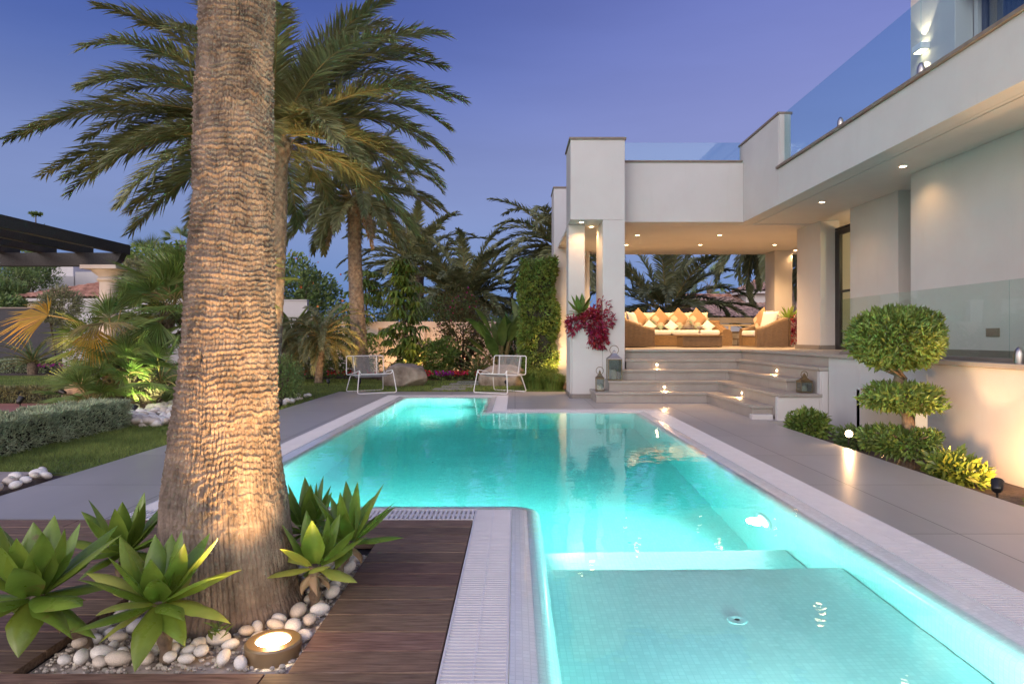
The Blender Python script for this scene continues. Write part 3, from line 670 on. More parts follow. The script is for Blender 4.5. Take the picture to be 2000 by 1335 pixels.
G_agavel = mat('pale_agave_leaf', (.36, .42, .07), base2=(.44, .46, .10), rough=.38, var=.12, vscale=5, translucent=.35, island=.15)
G_stem = mat('woody_stem', (.12, .085, .06), base2=(.2, .15, .1), rough=.9, var=.3, vscale=18, bump=.006, bscale=60)
G_wood = mat('tree_wood', (.10, .075, .05), rough=.9, var=.3, vscale=8, bump=.01, bscale=30)
G_pink = mat('pink_petal', (.62, .03, .20), rough=.6, island=.4, translucent=.3)
G_mag = mat('magenta_petal', (.42, .02, .30), rough=.6, island=.4, translucent=.3)
G_scar = mat('red_petal', (.6, .03, .05), rough=.6, island=.4, translucent=.3)

# ------------------------------------------------------------ big foreground palm trunk
def big_palm():
    t = thing('palm_tree', 'huge thick palm trunk with ringed, cracked bark rising from the pebble bed in the deck', 'palm tree', (-1.165, 2.70, -.03))
    zs = np.concatenate([np.arange(-.06, 2.62, .0029), np.linspace(2.64, 7.2, 160)])
    zk = [-.06, .0, .04, .14, .25, .414, .587, .70, .836, 1.1, 1.39, 1.91, 2.43, 4, 7.2]
    rk = [.312, .292, .275, .262, .252, .238, .213, .201, .190, .172, .158, .146, .137, .132, .13]
    r = np.interp(zs, zk, rk); cx = np.interp(zs, [0, .45, 1.4, 2.43, 7], [-1.165, -1.178, -1.150, -1.125, -1.05])
    M = 600; u = np.arange(M)/M
    Z, U = np.meshgrid(zs, u, indexing='ij')
    rings = np.clip((Z-.30)/.55, .0, 1)
    cu0 = U*84+1.3*vnoise(U*14, Z*3.0, 12, 14)
    wob = 1.5*vnoise(U*7, Z*2.2, 3, 7)+.8*vnoise(U*24, Z*9, 4, 24)+.55*vnoise(np.floor(cu0)*1.9, Z*12, 44)
    sp = np.interp(zs, [0, 1, 2.6, 7], [1/.030, 1/.0215, 1/.0215, 1/.03]); ph = np.cumsum(np.gradient(zs)*sp)[:, None]+wob
    fr = ph-np.floor(ph); ri = np.floor(ph)
    led = np.clip(fr/.60, 0, 1)**1.2*(1-np.clip((fr-.74)/.14, 0, 1))
    strong = .05+1.1*vnoise(U*9+ri*.37, ri*1.7, 8)+.5*vnoise(np.floor(cu0)*1.7, ri*2.3, 38)
    cu = U*84+1.3*vnoise(U*14, Z*3.0, 12, 14)+rings*1.0*vnoise(np.floor(U*20)+ri*.77, ri*1.31, 5)
    cf = np.abs(cu-np.floor(cu)-.5)*2
    crack = np.clip((cf-.74)/.26, 0, 1)**1.2*(.25+1.0*vnoise(np.floor(cu)*1.3, Z*6+np.floor(cu)*7, 13))
    grain = vnoise(U*230, Z*26, 14, 230)-.5
    blk = vnoise(np.floor(cu)*2.3, ri*1.9, 15)
    d = rings*(led*.0076*strong+(blk-.5)*.0085)-crack*(.0135*(1-rings)+.0115*rings)+grain*.0042+(vnoise(U*300, Z*150, 19, 300)-.5)*.0035+(1-rings)*.005*(vnoise(U*42, Z*5, 16, 42)-.5)
    d += .014*(vnoise(U*5, Z*3, 17, 5)-.5)+.010*(vnoise(U*11, Z*5, 27, 11)-.5)*rings
    hairy = np.exp(-(((U-.76)*2*PI*.26)/.13)**2-((Z-.42)/.16)**2)
    d += hairy*(vnoise(U*150, Z*60, 18, 150)-.4)*.017
    q = rs(9)
    for _ in range(26):
        uu, zz = q.uniform(.55, 1.0), q.uniform(.25, 1.3)
        d -= .016*np.exp(-(((U-uu)*1.5)/.007)**2-((Z-zz)/.014)**2)
    TH = U*2*PI; RR = r[:, None]+d
    Vv = np.stack([cx[:, None]+RR*np.cos(TH), 2.70+RR*np.sin(TH), Z-.0], -1)
    mb = MB(); mb.grid(Vv, wrap=True)
    bark = mat('ringed_bark', (.125, .098, .078), base2=(.205, .16, .125), rough=.95, var=.28, vscale=14, bump=.005, bscale=150, stretch=(1, 1, .6), spec=.15, patch=((.34, .28, .22), 6, .55, .2, (1, 1, 2.5), .5))
    mb.build('trunk', bark, parent=t, smooth=True, angle=180)
    q = rs(2); mb = MB()
    for i in range(34):
        az = i*2.4; el = 1.35-1.9*(i/34); c = np.array([-1.05, 2.7, 7.2]); d0 = np.array([math.cos(az)*math.cos(el), math.sin(az)*math.cos(el), math.sin(el)])
        e = c+d0*q.uniform(.9, 1.2); fan(mb, e, d0, (0, 0, 1), .95, 28, 1.25, q, petiole=c, droop=.5)
    mb.build('crown', [G_fan, G_rach], parent=t)
big_palm()

# ------------------------------------------------------------ feather palms
def trunk(base, top, r0, r1, bulge=.0, seed=1, name='trunk', parent=None, scar=.03, flare=1.25, seg=40, rows=None):
    b, t_ = np.array(base, float), np.array(top, float); H = np.linalg.norm(t_-b); rows = rows or int(H/.035)
    s = np.linspace(0, 1, rows); r = r0+(r1-r0)*s; r = r*(1+(flare-1)*np.exp(-s*H/.35))
    r = r*(1+bulge*np.exp(-((1-s)*H/.28)**2))
    ax = b+(t_-b)*s[:, None]+np.array([1, .3, 0])*(.05*np.sin(s*PI*1.3+seed))[:, None]*H*.15
    U, S_ = np.meshgrid(np.arange(seg)/seg, s, indexing='xy')
    k = seg//5; ph = S_*H/.11
    dia = np.abs(((U*k+ph*.5) % 1)-.5)+np.abs(((U*k-ph*.5) % 1)-.5)
    d = scar*(dia-.5)*(.7+.6*vnoise(U*k, ph, seed, k))*(1+1.8*np.exp(-((1-S_)*H/.4)**2)*(bulge > 0))
    RR = r[:, None]*(1)+d; TH = U*2*PI
    Vv = ax[:, None]+np.stack([RR*np.cos(TH), RR*np.sin(TH), 0*TH], -1)
    mb = MB(); mb.grid(Vv, wrap=True); return mb.build(name, G_bark, parent=parent, smooth=True, angle=60)
def phoenix(label, base, crown, L, n, seed, r0=.2, r1=.17, leaf=G_phx, elmin=-.55, elmax=1.45, ll=.42, droop=(1.0, 1.7), nl=85, group=None, azc=None, bulge=.5, name='palm_tree', lw=.028, dead=3, extra=(), cat='palm tree'):
    t = thing(name, label, cat, base, group=group)
    trunk(base, crown, r0, r1, bulge=bulge, seed=seed, parent=t)
    q = rs(seed); mb = MB(); c = np.array(crown, float)
    for i in range(n):
        f = i/(n-1); az = i*2.39996+q.normal(0, .15)
        el = elmax-(elmax-elmin)*f**.85+q.normal(0, .08)
        if azc is not None and abs(((az-azc[0]+PI) % (2*PI))-PI) > azc[1]: continue
        l = L*q.uniform(.82, 1.08)*(.8+.2*math.sin(PI*min(1, f+.2)))
        frond(mb, c+np.array([math.cos(az), math.sin(az), 0])*r1*.8+(0, 0, .12*(1-f)), az, el, l, q.uniform(*droop)*(1.0 if el > 0 else .6), nl, ll, lw, q, m=0, mr=1, lat=q.normal(0, .12))
    for az, el, l, dr, lat in extra: frond(mb, c, az, el, l, dr, nl+20, ll*1.05, lw, q, m=0, mr=1, lat=lat)
    for i in range(dead):
        az = q.uniform(0, 2*PI); frond(mb, c, az, -.5, L*.6, .8, nl//2, ll*.6, lw, q, m=2, mr=2)
    mb.build('crown', [leaf, G_rach, G_dry], parent=t)
    return t
phoenix('tall date palm behind the huge trunk, its wide feathery crown reaching furthest up and left', (-4.14, 11.2, 0), (-4.04, 11.2, 4.40), 3.4, 44, 11, r0=.205, r1=.18, ll=.66, nl=150, lw=.030, elmin=-.18, elmax=1.4, droop=(.9, 1.45), dead=1,
        extra=[(PI*1.02, .34, 4.5, .85, .0), (PI*.98, .18, 4.2, .75, .05), (PI*1.04, .12, 3.6, .95, -.1), (PI*.96, -.15, 2.9, .65, .1), (PI*1.0, -.3, 3.0, .6, -.1), (PI*.93, .5, 4.0, 1.05, .05), (PI*1.07, .1, 3.4, .8, -.1), (PI*1.1, .4, 3.8, 1.1, 0), (-.05, .45, 3.2, 1.3, .1), (.1, .75, 3.5, 1.2, 0), (-.1, .15, 3.1, 1.0, 0), (PI*1.0, .85, 3.6, 1.4, .1), (.0, 1.0, 3.4, 1.3, .2), (-.3, .95, 3.6, 1.2, .1)])
phoenix('slender date palm with a bare pineapple-shaped neck standing left of the wire chairs', (-4.05, 17.4, 0), (-4.15, 17.2, 4.62), 2.6, 44, 21, r0=.21, r1=.15, ll=.52, nl=115, lw=.034, elmin=-.5, elmax=1.4, droop=(.95, 1.7), bulge=.75)
phoenix('bushy low date palm with upright fronds beyond the garden wall, between slender palm and villa', (-1.9, 25, -.3), (-1.95, 25, 2.35), 3.6, 60, 31, r0=.3, r1=.25, leaf=G_phxd, ll=.55, lw=.05, nl=120, elmin=-.35, elmax=1.45, droop=(.7, 1.5))
phoenix('grey-green date palm half hidden behind the slender palm and the umbrella tree', (-3.9, 27, -.3), (-4.0, 27, 3.9), 3.6, 40, 41, r0=.3, r1=.25, leaf=G_phx, ll=.58, lw=.055, nl=95, elmin=-.3, elmax=1.5, droop=(.8, 1.6))
phoenix('date palm whose fronds stick out left of the villa pillars', (1.75, 24, -.3), (1.7, 24, 4.2), 3.4, 44, 51, r0=.25, r1=.22, leaf=G_phxd, ll=.58, lw=.055, nl=95, elmin=-.6, elmax=1.3)
phoenix('big spreading date palm seen through the left half of the terrace opening', (5.2, 22.5, -.3), (5.1, 22.5, 1.9), 3.9, 38, 61, r0=.35, r1=.3, leaf=G_phxd, ll=.6, lw=.05, nl=120, elmin=-.4, elmax=1.45, droop=(.8, 1.6))
phoenix('tall date palm behind the villa roof with hanging fronds seen through the terrace opening', (9.2, 21.5, -.3), (8.3, 21.5, 5.0), 3.6, 50, 71, r0=.3, r1=.25, leaf=G_phxd, ll=.55, lw=.05, nl=120, elmin=-.9, elmax=1.2, droop=(1.1, 1.9))
phoenix('date palm at the far right of the terrace opening beside the rear column', (11.6, 25, -.3), (11.3, 25, 4.6), 3.2, 36, 81, r0=.3, r1=.25, leaf=G_phxd, ll=.55, lw=.05, nl=90, elmin=-1.0, elmax=1.2, droop=(1.1, 1.9))
# pygmy date palms by the wall
phoenix('bushy pygmy date palm with drooping dark fronds in front of the slender palm', (-4.6, 15.6, 0), (-4.55, 15.6, 1.02), 1.35, 46, 91, r0=.075, r1=.08, leaf=G_phxd, ll=.24, lw=.018, nl=60, elmin=-.5, elmax=1.3, droop=(1.4, 2.1), bulge=.3, dead=0, name='pygmy_date_palm')
phoenix('pygmy date palm partly hidden behind the tall palm trunk on the left', (-5.5, 16.0, 0), (-5.5, 16.0, .95), 1.25, 40, 92, r0=.075, r1=.08, leaf=G_phxd, ll=.24, lw=.018, nl=55, elmin=-.6, elmax=1.3, droop=(1.4, 2.1), bulge=.3, dead=0, name='pygmy_date_palm')
# cycad
def cycad(label, x, y, L, n, seed, hh=.25, z=0, m=G_leafd):
    t = thing('cycad', label, 'cycad', (x, y, z)); q = rs(seed)
    mb = MB(); mb.lathe([(.12, 0), (.14, hh*.5), (.12, hh), (.02, hh+.06)], (x, y, z), 14); mb.build('stem', G_stem, parent=t, smooth=True)
    mb = MB()
    for i in range(n): frond(mb, (x, y, z+hh), i*2.4, 1.25-1.35*(i/n)**.8, L*q.uniform(.85, 1.1), .8, 38, .15, .014, q, vang=.25, g=.05)
    mb.build('crown', [m, G_rach], parent=t)
cycad('dark cycad with stiff arching fronds in front of the dark grey wall', -13.7, 18.9, 1.15, 30, 5, .35)
cycad('small cycad at the foot of the yellow-lit umbrella plant behind the left wire chair', -2.75, 16.9, .8, 22, 6, .1)
cycad('young cycad in the bed below the reddish shrub behind the stepping stones', -.95, 17.0, .9, 26, 7, .12)

# ------------------------------------------------------------ fan palm clump on the left
def fan_palm(label, base, heads, seed, group=None, R=.52, name='fan_palm', m=G_fan, cat='fan palm', bark=True, nf=16, lo=-.6):
    t = thing(name, label, cat, base, group=group); q = rs(seed); mb = MB(); tb = MB()
    for (hx, hy, hz) in heads:
        h = np.array([hx, hy, hz], float); b = np.array(base)+np.array([(hx-base[0])*.3, (hy-base[1])*.3, 0])
        k = np.linspace(0, 1, 22)[:, None]; P = b*(1-k)+h*k; tb.tube(P, .10+.035*q.uniform(-.6, 1, 22), 10)
        # ragged fibre boots
        nb = int(200*max(.3, hz)); a = q.uniform(0, 2*PI, nb); kk = q.rand(nb, 1); PP = b*(1-kk)+h*kk+np.stack([np.cos(a), np.sin(a), 0*a], -1)*.10
        leaves(tb, PP, np.stack([np.cos(a)*.8, np.sin(a)*.8, np.ones(nb)], -1)+q.normal(0, .3, (nb, 3)), np.array([0, 0, 1.])+q.normal(0, .3, (nb, 3)), .13, .04, 0)
        for i in range(nf):
            az = i*2.4+q.normal(0, .2); el = 1.3-(1.3-lo)*(i/nf)**.8
            d0 = np.array([math.cos(az)*math.cos(el), math.sin(az)*math.cos(el), math.sin(el)])
            e = h+d0*R*q.uniform(.75, 1.15); upv = np.array([-math.cos(az)*math.sin(el), -math.sin(az)*math.sin(el), math.cos(el)])+q.normal(0, .45, 3)
            fan(mb, e, d0+np.array([0, 0, -.15]), upv, R*q.uniform(.85, 1.1), 30, 1.35, q, m=0, mr=1, petiole=h, droop=.22)
    tb.build('trunk', G_stem, parent=t); mb.build('crown', [m, G_rach], parent=t)
    return t
FPL = fan_palm('clump of fan palms on shaggy brown trunks, with one bright yellow leaf reaching far left', (-6.0, 9.7, 0), [(-5.85, 9.7, .95), (-5.3, 10.3, 1.50)], 3, R=.52, nf=17)
q = rs(77); mb = MB()
fan(mb, (-6.66, 9.5, 1.38), (-1, -.12, -.04), (.10, -.75, .8), .76, 34, 1.25, q, petiole=(-5.9, 9.7, 1.05), droop=.35); mb.build('yellow_leaf', [G_fany, G_rach], parent=FPL)
mb = MB(); fan(mb, (-5.72, 9.0, 1.17), (.12, -.25, -1), (0, -1, .15), .55, 32, 1.1, q, petiole=(-6.1, 9.6, 1.15), droop=.3); mb.build('yellow_leaf', [G_fany, G_rach], parent=FPL)
mb = MB(); fan(mb, (-5.62, 9.1, 1.27), (.3, -1, -.10), (0, -.3, 1), .62, 34, 1.5, q, petiole=(-6.1, 9.6, 1.2), droop=.6); mb.build('browned_leaf', [G_fanb, G_rach], parent=FPL)
fan_palm('tall fan palm clump with upright green leaves directly left of the huge trunk', (-5.0, 10.6, 0), [(-5.15, 10.4, 1.5), (-4.75, 10.9, 1.85), (-5.3, 10.9, 1.2)], 4, R=.62, nf=18)
fan_palm('low green fan palm spreading over the pebbles at the clump foot', (-5.25, 9.2, 0), [(-5.35, 9.25, .50), (-4.95, 9.3, .42), (-5.6, 9.3, .32)], 5, R=.42, nf=15, lo=-.35)
fan_palm('small fan palm with pale leaves low behind the end of the grey hedge', (-5.75, 8.95, 0), [(-5.7, 8.95, .12)], 6, R=.40, nf=12, lo=.05)
# distant fan palms
for (px, py, Y, R_, lab, s) in [(355, 478, 40, 1.0, 'tall distant fan palm peeking out left of the huge trunk', 1), (288, 512, 34, 1.2, 'distant bushy fan palm above the tiled roof on the left', 2), (1385, 560, 40, 1.3, 'distant fan palm above the tiled roofs seen through the terrace', 3), (590, 600, 30, .8, 'distant small fan palm behind the flowering tree', 9)]:
    x, y, z = at(px, py, Y); fan_palm(lab, (x, y, -.3), [(x, y, z)], 20+s, R=R_*.7, nf=22, lo=-1.1)

# ------------------------------------------------------------ shrubs and clipped plants
def shrub(name, label, cat, c, r, n, L, W, m, seed, z0=0, stems=5, group=None, lump=.2, boxy=1.0, flowers=None, shell=(.45, 1.05), up=.3, parts=True):
    t = thing(name, label, cat, (c[0], c[1], z0), group=group); q = rs(seed)
    mb = MB(); cloud(mb, c, r, n, L, W, seed, lump=lump, boxy=boxy, zmin=z0+.01, shell=shell, up=up)
    if flowers: cloud(mb, c, (r[0]*1.03, r[1]*1.03, r[2]*1.03), flowers[1], flowers[2], flowers[2]*.9, seed+1, m=1, shell=(.85, 1.05), zmin=z0+.03)
    mb.build('foliage', [m]+([flowers[0]] if flowers else []), parent=t)
    mb = MB()
    for i in range(stems):
        a = q.uniform(0, 2*PI); e = np.array([c[0]+math.cos(a)*r[0]*.6, c[1]+math.sin(a)*r[1]*.6, c[2]+r[2]*q.uniform(-.1, .6)])
        b = np.array([c[0]+math.cos(a)*.04, c[1]+math.sin(a)*.04, z0]); k = np.linspace(0, 1, 6)[:, None]
        mb.tube(b*(1-k)+e*k+np.array([0, 0, .05])*np.sin(k*PI), np.linspace(.02, .006, 6)*max(1, r[2]*2), 6, cap=False)
    mb.build('branches', G_wood, parent=t); return t
shrub('round_shrub', 'round glossy green shrub in front of the slotted garden wall', 'shrub', (-2.0, 17.2, .52), (.52, .5, .5), 3800, .075, .04, G_leaf, 1, flowers=(G_leafl, 500, .06))
shrub('round_shrub', 'rounded green bush over white pebbles at the right edge of the huge trunk', 'shrub', (-3.85, 11.0, .33), (.33, .35, .38), 3500, .05, .018, G_leafd, 2)
shrub('flowering_tree', 'dark green tree dotted with orange blossoms behind the tall palm trunk', 'tree', (-9.5, 28, 2.2), (2.3, 2, 2.2), 9000, .20, .10, G_leafd, 3, z0=-.3, flowers=(mat('orange_petal', (.6, .14, .04), rough=.6, island=.3), 120, .12))
shrub('reddish_shrub', 'loose reddish green shrub with pink blossom left of the banana-like plants', 'shrub', (-1.45, 18.4, 1.15), (.75, .6, 1.2), 5200, .085, .04, G_redg, 4, flowers=(G_pink, 90, .07), lump=.35)
shrub('dark_shrub', 'dark leafy shrub behind the pygmy date palms', 'shrub', (-5.3, 17.6, .7), (1.5, .6, .9), 5200, .11, .05, G_leafd, 5)
shrub('dark_shrub', 'dense dark shrub between the umbrella plants behind the garden wall', 'shrub', (-3.0, 22.0, 1.2), (1.9, .8, 1.1), 5200, .14, .06, G_leafd, 6)
shrub('dark_shrub', 'dark foliage behind the large paddle leaves beside the vine column', 'shrub', (.05, 18.6, .7), (.7, .6, .9), 3000, .13, .06, G_leafd, 7)
shrub('feathery_tree', 'soft grey-green tree beyond the wall below the bushy low date palm', 'tree', (-.6, 33, 1.0), (2.6, 1.8, 1.7), 5000, .22, .05, G_olive, 8, z0=-.3)
shrub('climbing_shrub', 'dark climbing shrub against the white wall on the far left', 'shrub', (-13.2, 21.6, .9), (1.3, .5, 1.0), 3600, .11, .05, G_leafd, 9, lump=.4)
shrub('wall_bush', 'leafy bush above the dark grey wall on the far left', 'shrub', (-19.6, 25, 2.0), (1.2, .8, .75), 3000, .2, .09, G_leafd, 10, z0=-.3)
shrub('rounded_tree', 'rounded green tree by the tiled roof left of the fan palms', 'tree', at(330, 548, 30), (2.4, 1.6, 1.7), 5000, .22, .1, G_leaf, 12, z0=-.3)
shrub('rounded_tree', 'green tree rising between the left fan palm clumps and the capital', 'tree', at(285, 560, 26), (1.1, 1.0, 1.1), 3200, .18, .1, G_olive, 13, z0=-.3)
shrub('feathery_tree', 'pale feathery shrub right above the yellow fan leaf', 'tree', at(118, 600, 20), (.6, .5, .6), 2600, .15, .03, G_olive, 14, z0=-.3)
# right-hand bed
shrub('bed_shrub', 'dark green leafy bush at the foot of the stair wall', 'shrub', (3.50, 7.95, .0), (.20, .24, .17), 1000, .085, .038, G_leaf, 15, z0=-.12)
shrub('bed_shrub', 'low dark bush beside the glowing bed lamp', 'shrub', (3.68, 7.15, -.03), (.19, .26, .12), 900, .07, .03, G_leafd, 16, z0=-.12)
shrub('bed_shrub', 'bright yellow-green bush lit against the warm right wall', 'shrub', (3.55, 5.38, -.02), (.18, .27, .13), 700, .085, .04, G_leafl, 17, z0=-.12, lump=.3)
shrub('bed_shrub', 'bright green bush cut off by the right edge below the black spotlight', 'shrub', (3.55, 4.22, -.05), (.17, .22, .10), 500, .085, .04, G_leafl, 18, z0=-.12)

# cloud-pruned tree
t = thing('topiary_tree', 'cloud-pruned tree with three stacked leafy tiers in the bed by the right wall', 'tree', (3.53, 6.0, -.12))
mb = MB(); k = np.linspace(0, 1, 26)[:, None]; P = np.array([3.53, 6.0, -.14])*(1-k)+np.array([3.50, 6.02, 1.05])*k; P[:, 0] += .035*np.sin(k[:, 0]*7); P[:, 1] += .02*np.sin(k[:, 0]*9+1)
mb.tube(P, np.interp(k[:, 0], [0, .1, .5, 1], [.075, .055, .045, .03])*(1+.08*np.sin(k[:, 0]*40)), 12)
q = rs(5)
for z, r in ((.08, .36), (.17, .36), (.45, .36), (.52, .36), (.75, .3), (.85, .3), (.95, .3)):
    for a in q.uniform(0, 2*PI, 4):
        k2 = np.linspace(0, 1, 7)[:, None]; b = np.array([3.52, 6.0, z-.06]); e = np.array([3.52+math.cos(a)*r*.8, 6+math.sin(a)*r*.8, z+.04])
        mb.tube(b*(1-k2)+e*k2, np.linspace(.018, .005, 7), 6, cap=False)
mb.build('trunk', G_stem, parent=t, smooth=True)
for (cx_, cz, rx, rz_, n, s) in ((3.44, 1.05, .375, .275, 8000, 31), (3.50, .515, .315, .12, 3000, 32), (3.50, .12, .30, .12, 2600, 33)):
    mb = MB(); cloud(mb, (cx_, 6.02, cz), (rx, rx*.95, rz_), n, .060, .022, s, lump=.06 if s == 31 else .18, shell=(.55, 1.06), up=.15, zmin=cz-rz_*.95)
    mb.build('foliage_tier', G_leaf, parent=t)

# hedges
def hedge(name, label, x0, x1, y0, y1, z1, n, L, W, m, seed, up=.5, rough=.09, group=None, z0=0):
    q = rs(seed); A = [(x1-x0)*(y1-y0), (y1-y0)*(z1-z0), (y1-y0)*(z1-z0), (x1-x0)*(z1-z0)*2]
    f = q.choice(4, n, p=np.array(A)/sum(A)); a, b = q.rand(n), q.rand(n); dd = np.abs(q.normal(0, .03, n))
    P = np.zeros((n, 3)); NN = np.zeros((n, 3)); X = x0+a*(x1-x0); Y = y0+b*(y1-y0); Z = z0+b*(z1-z0)
    P[:, 0] = np.where(f == 0, X, np.where(f == 1, x0+dd, np.where(f == 2, x1-dd, X)))
    P[:, 1] = np.where(f == 0, Y, np.where((f == 1) | (f == 2), y0+a*(y1-y0), np.where(q.rand(n) < .5, y0+dd, y1-dd)))
    P[:, 2] = np.where(f == 0, z1-dd, Z)
    C = np.array([(x0+x1)/2, (y0+y1)/2, z1*.4]); NN = nrm((P-C)/np.array([(x1-x0), (y1-y0), z1]))
    P += NN*(vnoise(P[:, 0]*5+3, P[:, 1]*5+P[:, 2]*6, seed)-.5)[:, None]*rough
    mb = MB(); D = nrm(NN*.6+q.normal(0, .6, (n, 3))+np.array([0, 0, up])); leaves(mb, P, D, nrm(q.normal(0, 1, (n, 3))), L*q.uniform(.6, 1.4, n), W)
    core = MB(); core.box(x0+.06, x1-.06, y0+.06, y1-.06, z0, z1-.06)
    t = thing(name, label, 'hedge', ((x0+x1)/2, (y0+y1)/2, z0), group=group)
    mb.build('foliage', m, parent=t); core.build('twig_core', mat('hedge_twigs', (.03, .03, .02), rough=1, var=.4, vscale=30, bump=.02, bscale=60), parent=t); return t
hedge('hedge', 'clipped silvery grey-green hedge along the near left lawn', -5.05, -4.58, 4.6, 7.95, .31, 30000, .045, .011, G_silver, 1)
hedge('hedge', 'low olive-grey hedge between the terracotta path and the far lawn', -16, -6.9, 10.85, 11.25, .22, 26000, .06, .014, G_olive, 2)
hedge('hedge', 'low blue-grey hedge by the dark wall behind the cycad', -20, -13.9, 19.6, 20.1, .36, 9000, .08, .03, G_silver, 3)
# vine-covered column
hedge('vine_column', 'tall column of climbing vine glowing yellow-green at its foot beside the villa', .20, .88, 15.05, 15.6, 2.8, 17000, .09, .045, G_leaf, 4, up=-.2, rough=.34)['category'] = 'vine'
# ornamental grass
def tuft(name, label, x, y, r, h, n, w, m, seed, z=0, group=None):
    q = rs(seed); mb = MB(); a = q.uniform(0, 2*PI, n); rr = r*np.sqrt(q.rand(n))*.55; b = np.stack([x+np.cos(a)*rr, y+np.sin(a)*rr, np.full(n, z)], -1)
    d = np.stack([np.cos(a), np.sin(a), 0*a], -1); hh = h*q.uniform(.6, 1.1, n); o = r*q.uniform(.2, .7, n)
    m1 = b+d*(o*.4)[:, None]+np.array([0, 0, 1])*(hh*.8)[:, None]; tp = b+d*(o*1.25)[:, None]+np.array([0, 0, 1])*(hh*q.uniform(.45, 1, n))[:, None]
    s = np.stack([-np.sin(a), np.cos(a), 0*a], -1)*w/2
    V_ = np.stack([b-s, b+s, m1+s, m1-s, tp], 1).reshape(-1, 3); k = np.arange(n)[:, None]*5
    mb.add(V_, k+np.array([[0, 1, 2, 3]])); mb.f.append((k+np.array([[3, 2, 4]]), 0))
    return tag(mb.build(name, m, loc=(x, y, z)), label, 'ornamental grass', group)
tuft('ornamental_grass', 'left tuft of fine green grass at the foot of the vine column', .42, 13.75, .40, .42, 1700, .008, G_leaf, 1, group='tufts of ornamental grass')
tuft('ornamental_grass', 'right tuft of fine green grass against the villa pillar foot', .78, 13.6, .36, .36, 1500, .008, G_leaf, 2, group='tufts of ornamental grass')
tuft('ornamental_grass', 'back tuft of fine green grass between the vine column and the grey paving', .62, 14.2, .40, .45, 1500, .008, G_leaf, 3, group='tufts of ornamental grass')

# umbrella trees (whorls of drooping fingers)
def umbrella(label, base, H, whorls, seed, R, m, dense=1.0, n=9, group=None):
    t = thing('umbrella_tree', label, 'umbrella tree', base, group=group); q = rs(seed); mb = MB(); tb = MB(); b = np.array(base, float)
    tb.tube([b, b+(.05, 0, H*.4), b+(-.03, 0, H*.75), b+(0, 0, H)], [.04, .035, .03, .015], 8)
    for i in range(whorls):
        f = (i+.5)/whorls; z = H*(.12+.9*f); a = i*2.4+q.normal(0, .3); rr = R*(.35+.65*math.sin(PI*min(1, .2+f*.8)))*q.uniform(.4, 1)
        c = b+np.array([math.cos(a)*rr, math.sin(a)*rr, z+q.normal(0, .1)]); tb.tube([b+(0, 0, z-.12), (b+(0, 0, z-.12))*.5+c*.5+(0, 0, .03), c], [.012, .008, .006], 5, m=1, cap=False)
        for w in range(3):
            cc = c+q.normal(0, .09, 3)*np.array([1, 1, .6]); A = np.arange(n)*2*PI/n+q.rand()*6
            d = np.stack([np.cos(A), np.sin(A), np.full(n, -.25)], -1); L = .26*q.uniform(.8, 1.15, n)
            m1 = cc+d*(L*.55)[:, None]; tp = cc+d*(L*.95)[:, None]+np.array([0, 0, -1])*(L*.45)[:, None]; s = np.stack([-np.sin(A), np.cos(A), 0*A], -1)
            Vv = np.stack([cc+s*.008, cc-s*.008, m1-s*.035, m1+s*.035, tp-s*.012, tp+s*.012], 1).reshape(-1, 3); k = np.arange(n)[:, None]*6
            mb.add(Vv, np.concatenate([k+np.array([[0, 1, 2, 3]]), k+np.array([[3, 2, 4, 5]])]))
    tb.build('trunk', [G_wood, G_rach], parent=t); mb.build('crown', m, parent=t, smooth=True)
umbrella('slim umbrella plant with whorled leaves lit yellow at its foot behind the left wire chair', (-2.95, 17.6, 0), 3.1, 46, 1, .50, G_leaf)
umbrella('umbrella tree with hanging whorled leaves directly behind the slender palm trunk', (-4.6, 20.6, 0), 3.1, 50, 2, 1.0, G_leaf)
umbrella('low umbrella plant glowing yellow-green just right of the left boulder', (-2.72, 17.15, 0), .95, 14, 3, .28, G_leafl)

# paddle-leaved plants
def paddle(label, base, n, L, W, seed, tall=1.0, group=None, az=None):
    t = thing('paddle_leaf_plant', label, 'strelitzia', base, group=group); q = rs(seed); mb = MB(); sb = MB(); b = np.array(base, float)
    for i in range(n):
        a = (i*2.4 if az is None else az[i % len(az)])+q.normal(0, .2); el = 1.5-.75*(i/n)+q.normal(0, .06); st = tall*q.uniform(.75, 1.15)*(1-.25*i/n)
        d = np.array([math.cos(a)*math.cos(el), math.sin(a)*math.cos(el), math.sin(el)]); e = b+d*st; k = np.linspace(0, 1, 7)[:, None]
        sb.tube(b*(1-k)+e*k, np.linspace(.028, .012, 7), 6, cap=False)
        blade(mb, e, a, el-.1, L*q.uniform(.8, 1.15), W*q.uniform(.85, 1.1), q.uniform(.3, 1.1), q, cup=.35, wmax=.42, twist=q.normal(0, .5), segs=12)
    mb.build('leaves', G_leaf, parent=t, smooth=True, angle=180); sb.build('stems', G_rach, parent=t)
paddle('large paddle-leaved plant left of the vine column, one yellow leaf leaning left', (-.35, 17.3, 0), 22, .85, .30, 3, 1.15)
paddle('second paddle-leaved plant partly behind the vine column', (.25, 18.0, 0), 14, .85, .28, 4, 1.3)
paddle('tall pale paddle leaves just right of the tall palm trunk behind the pool', (-5.95, 17.4, 0), 12, 1.0, .33, 5, 1.2)

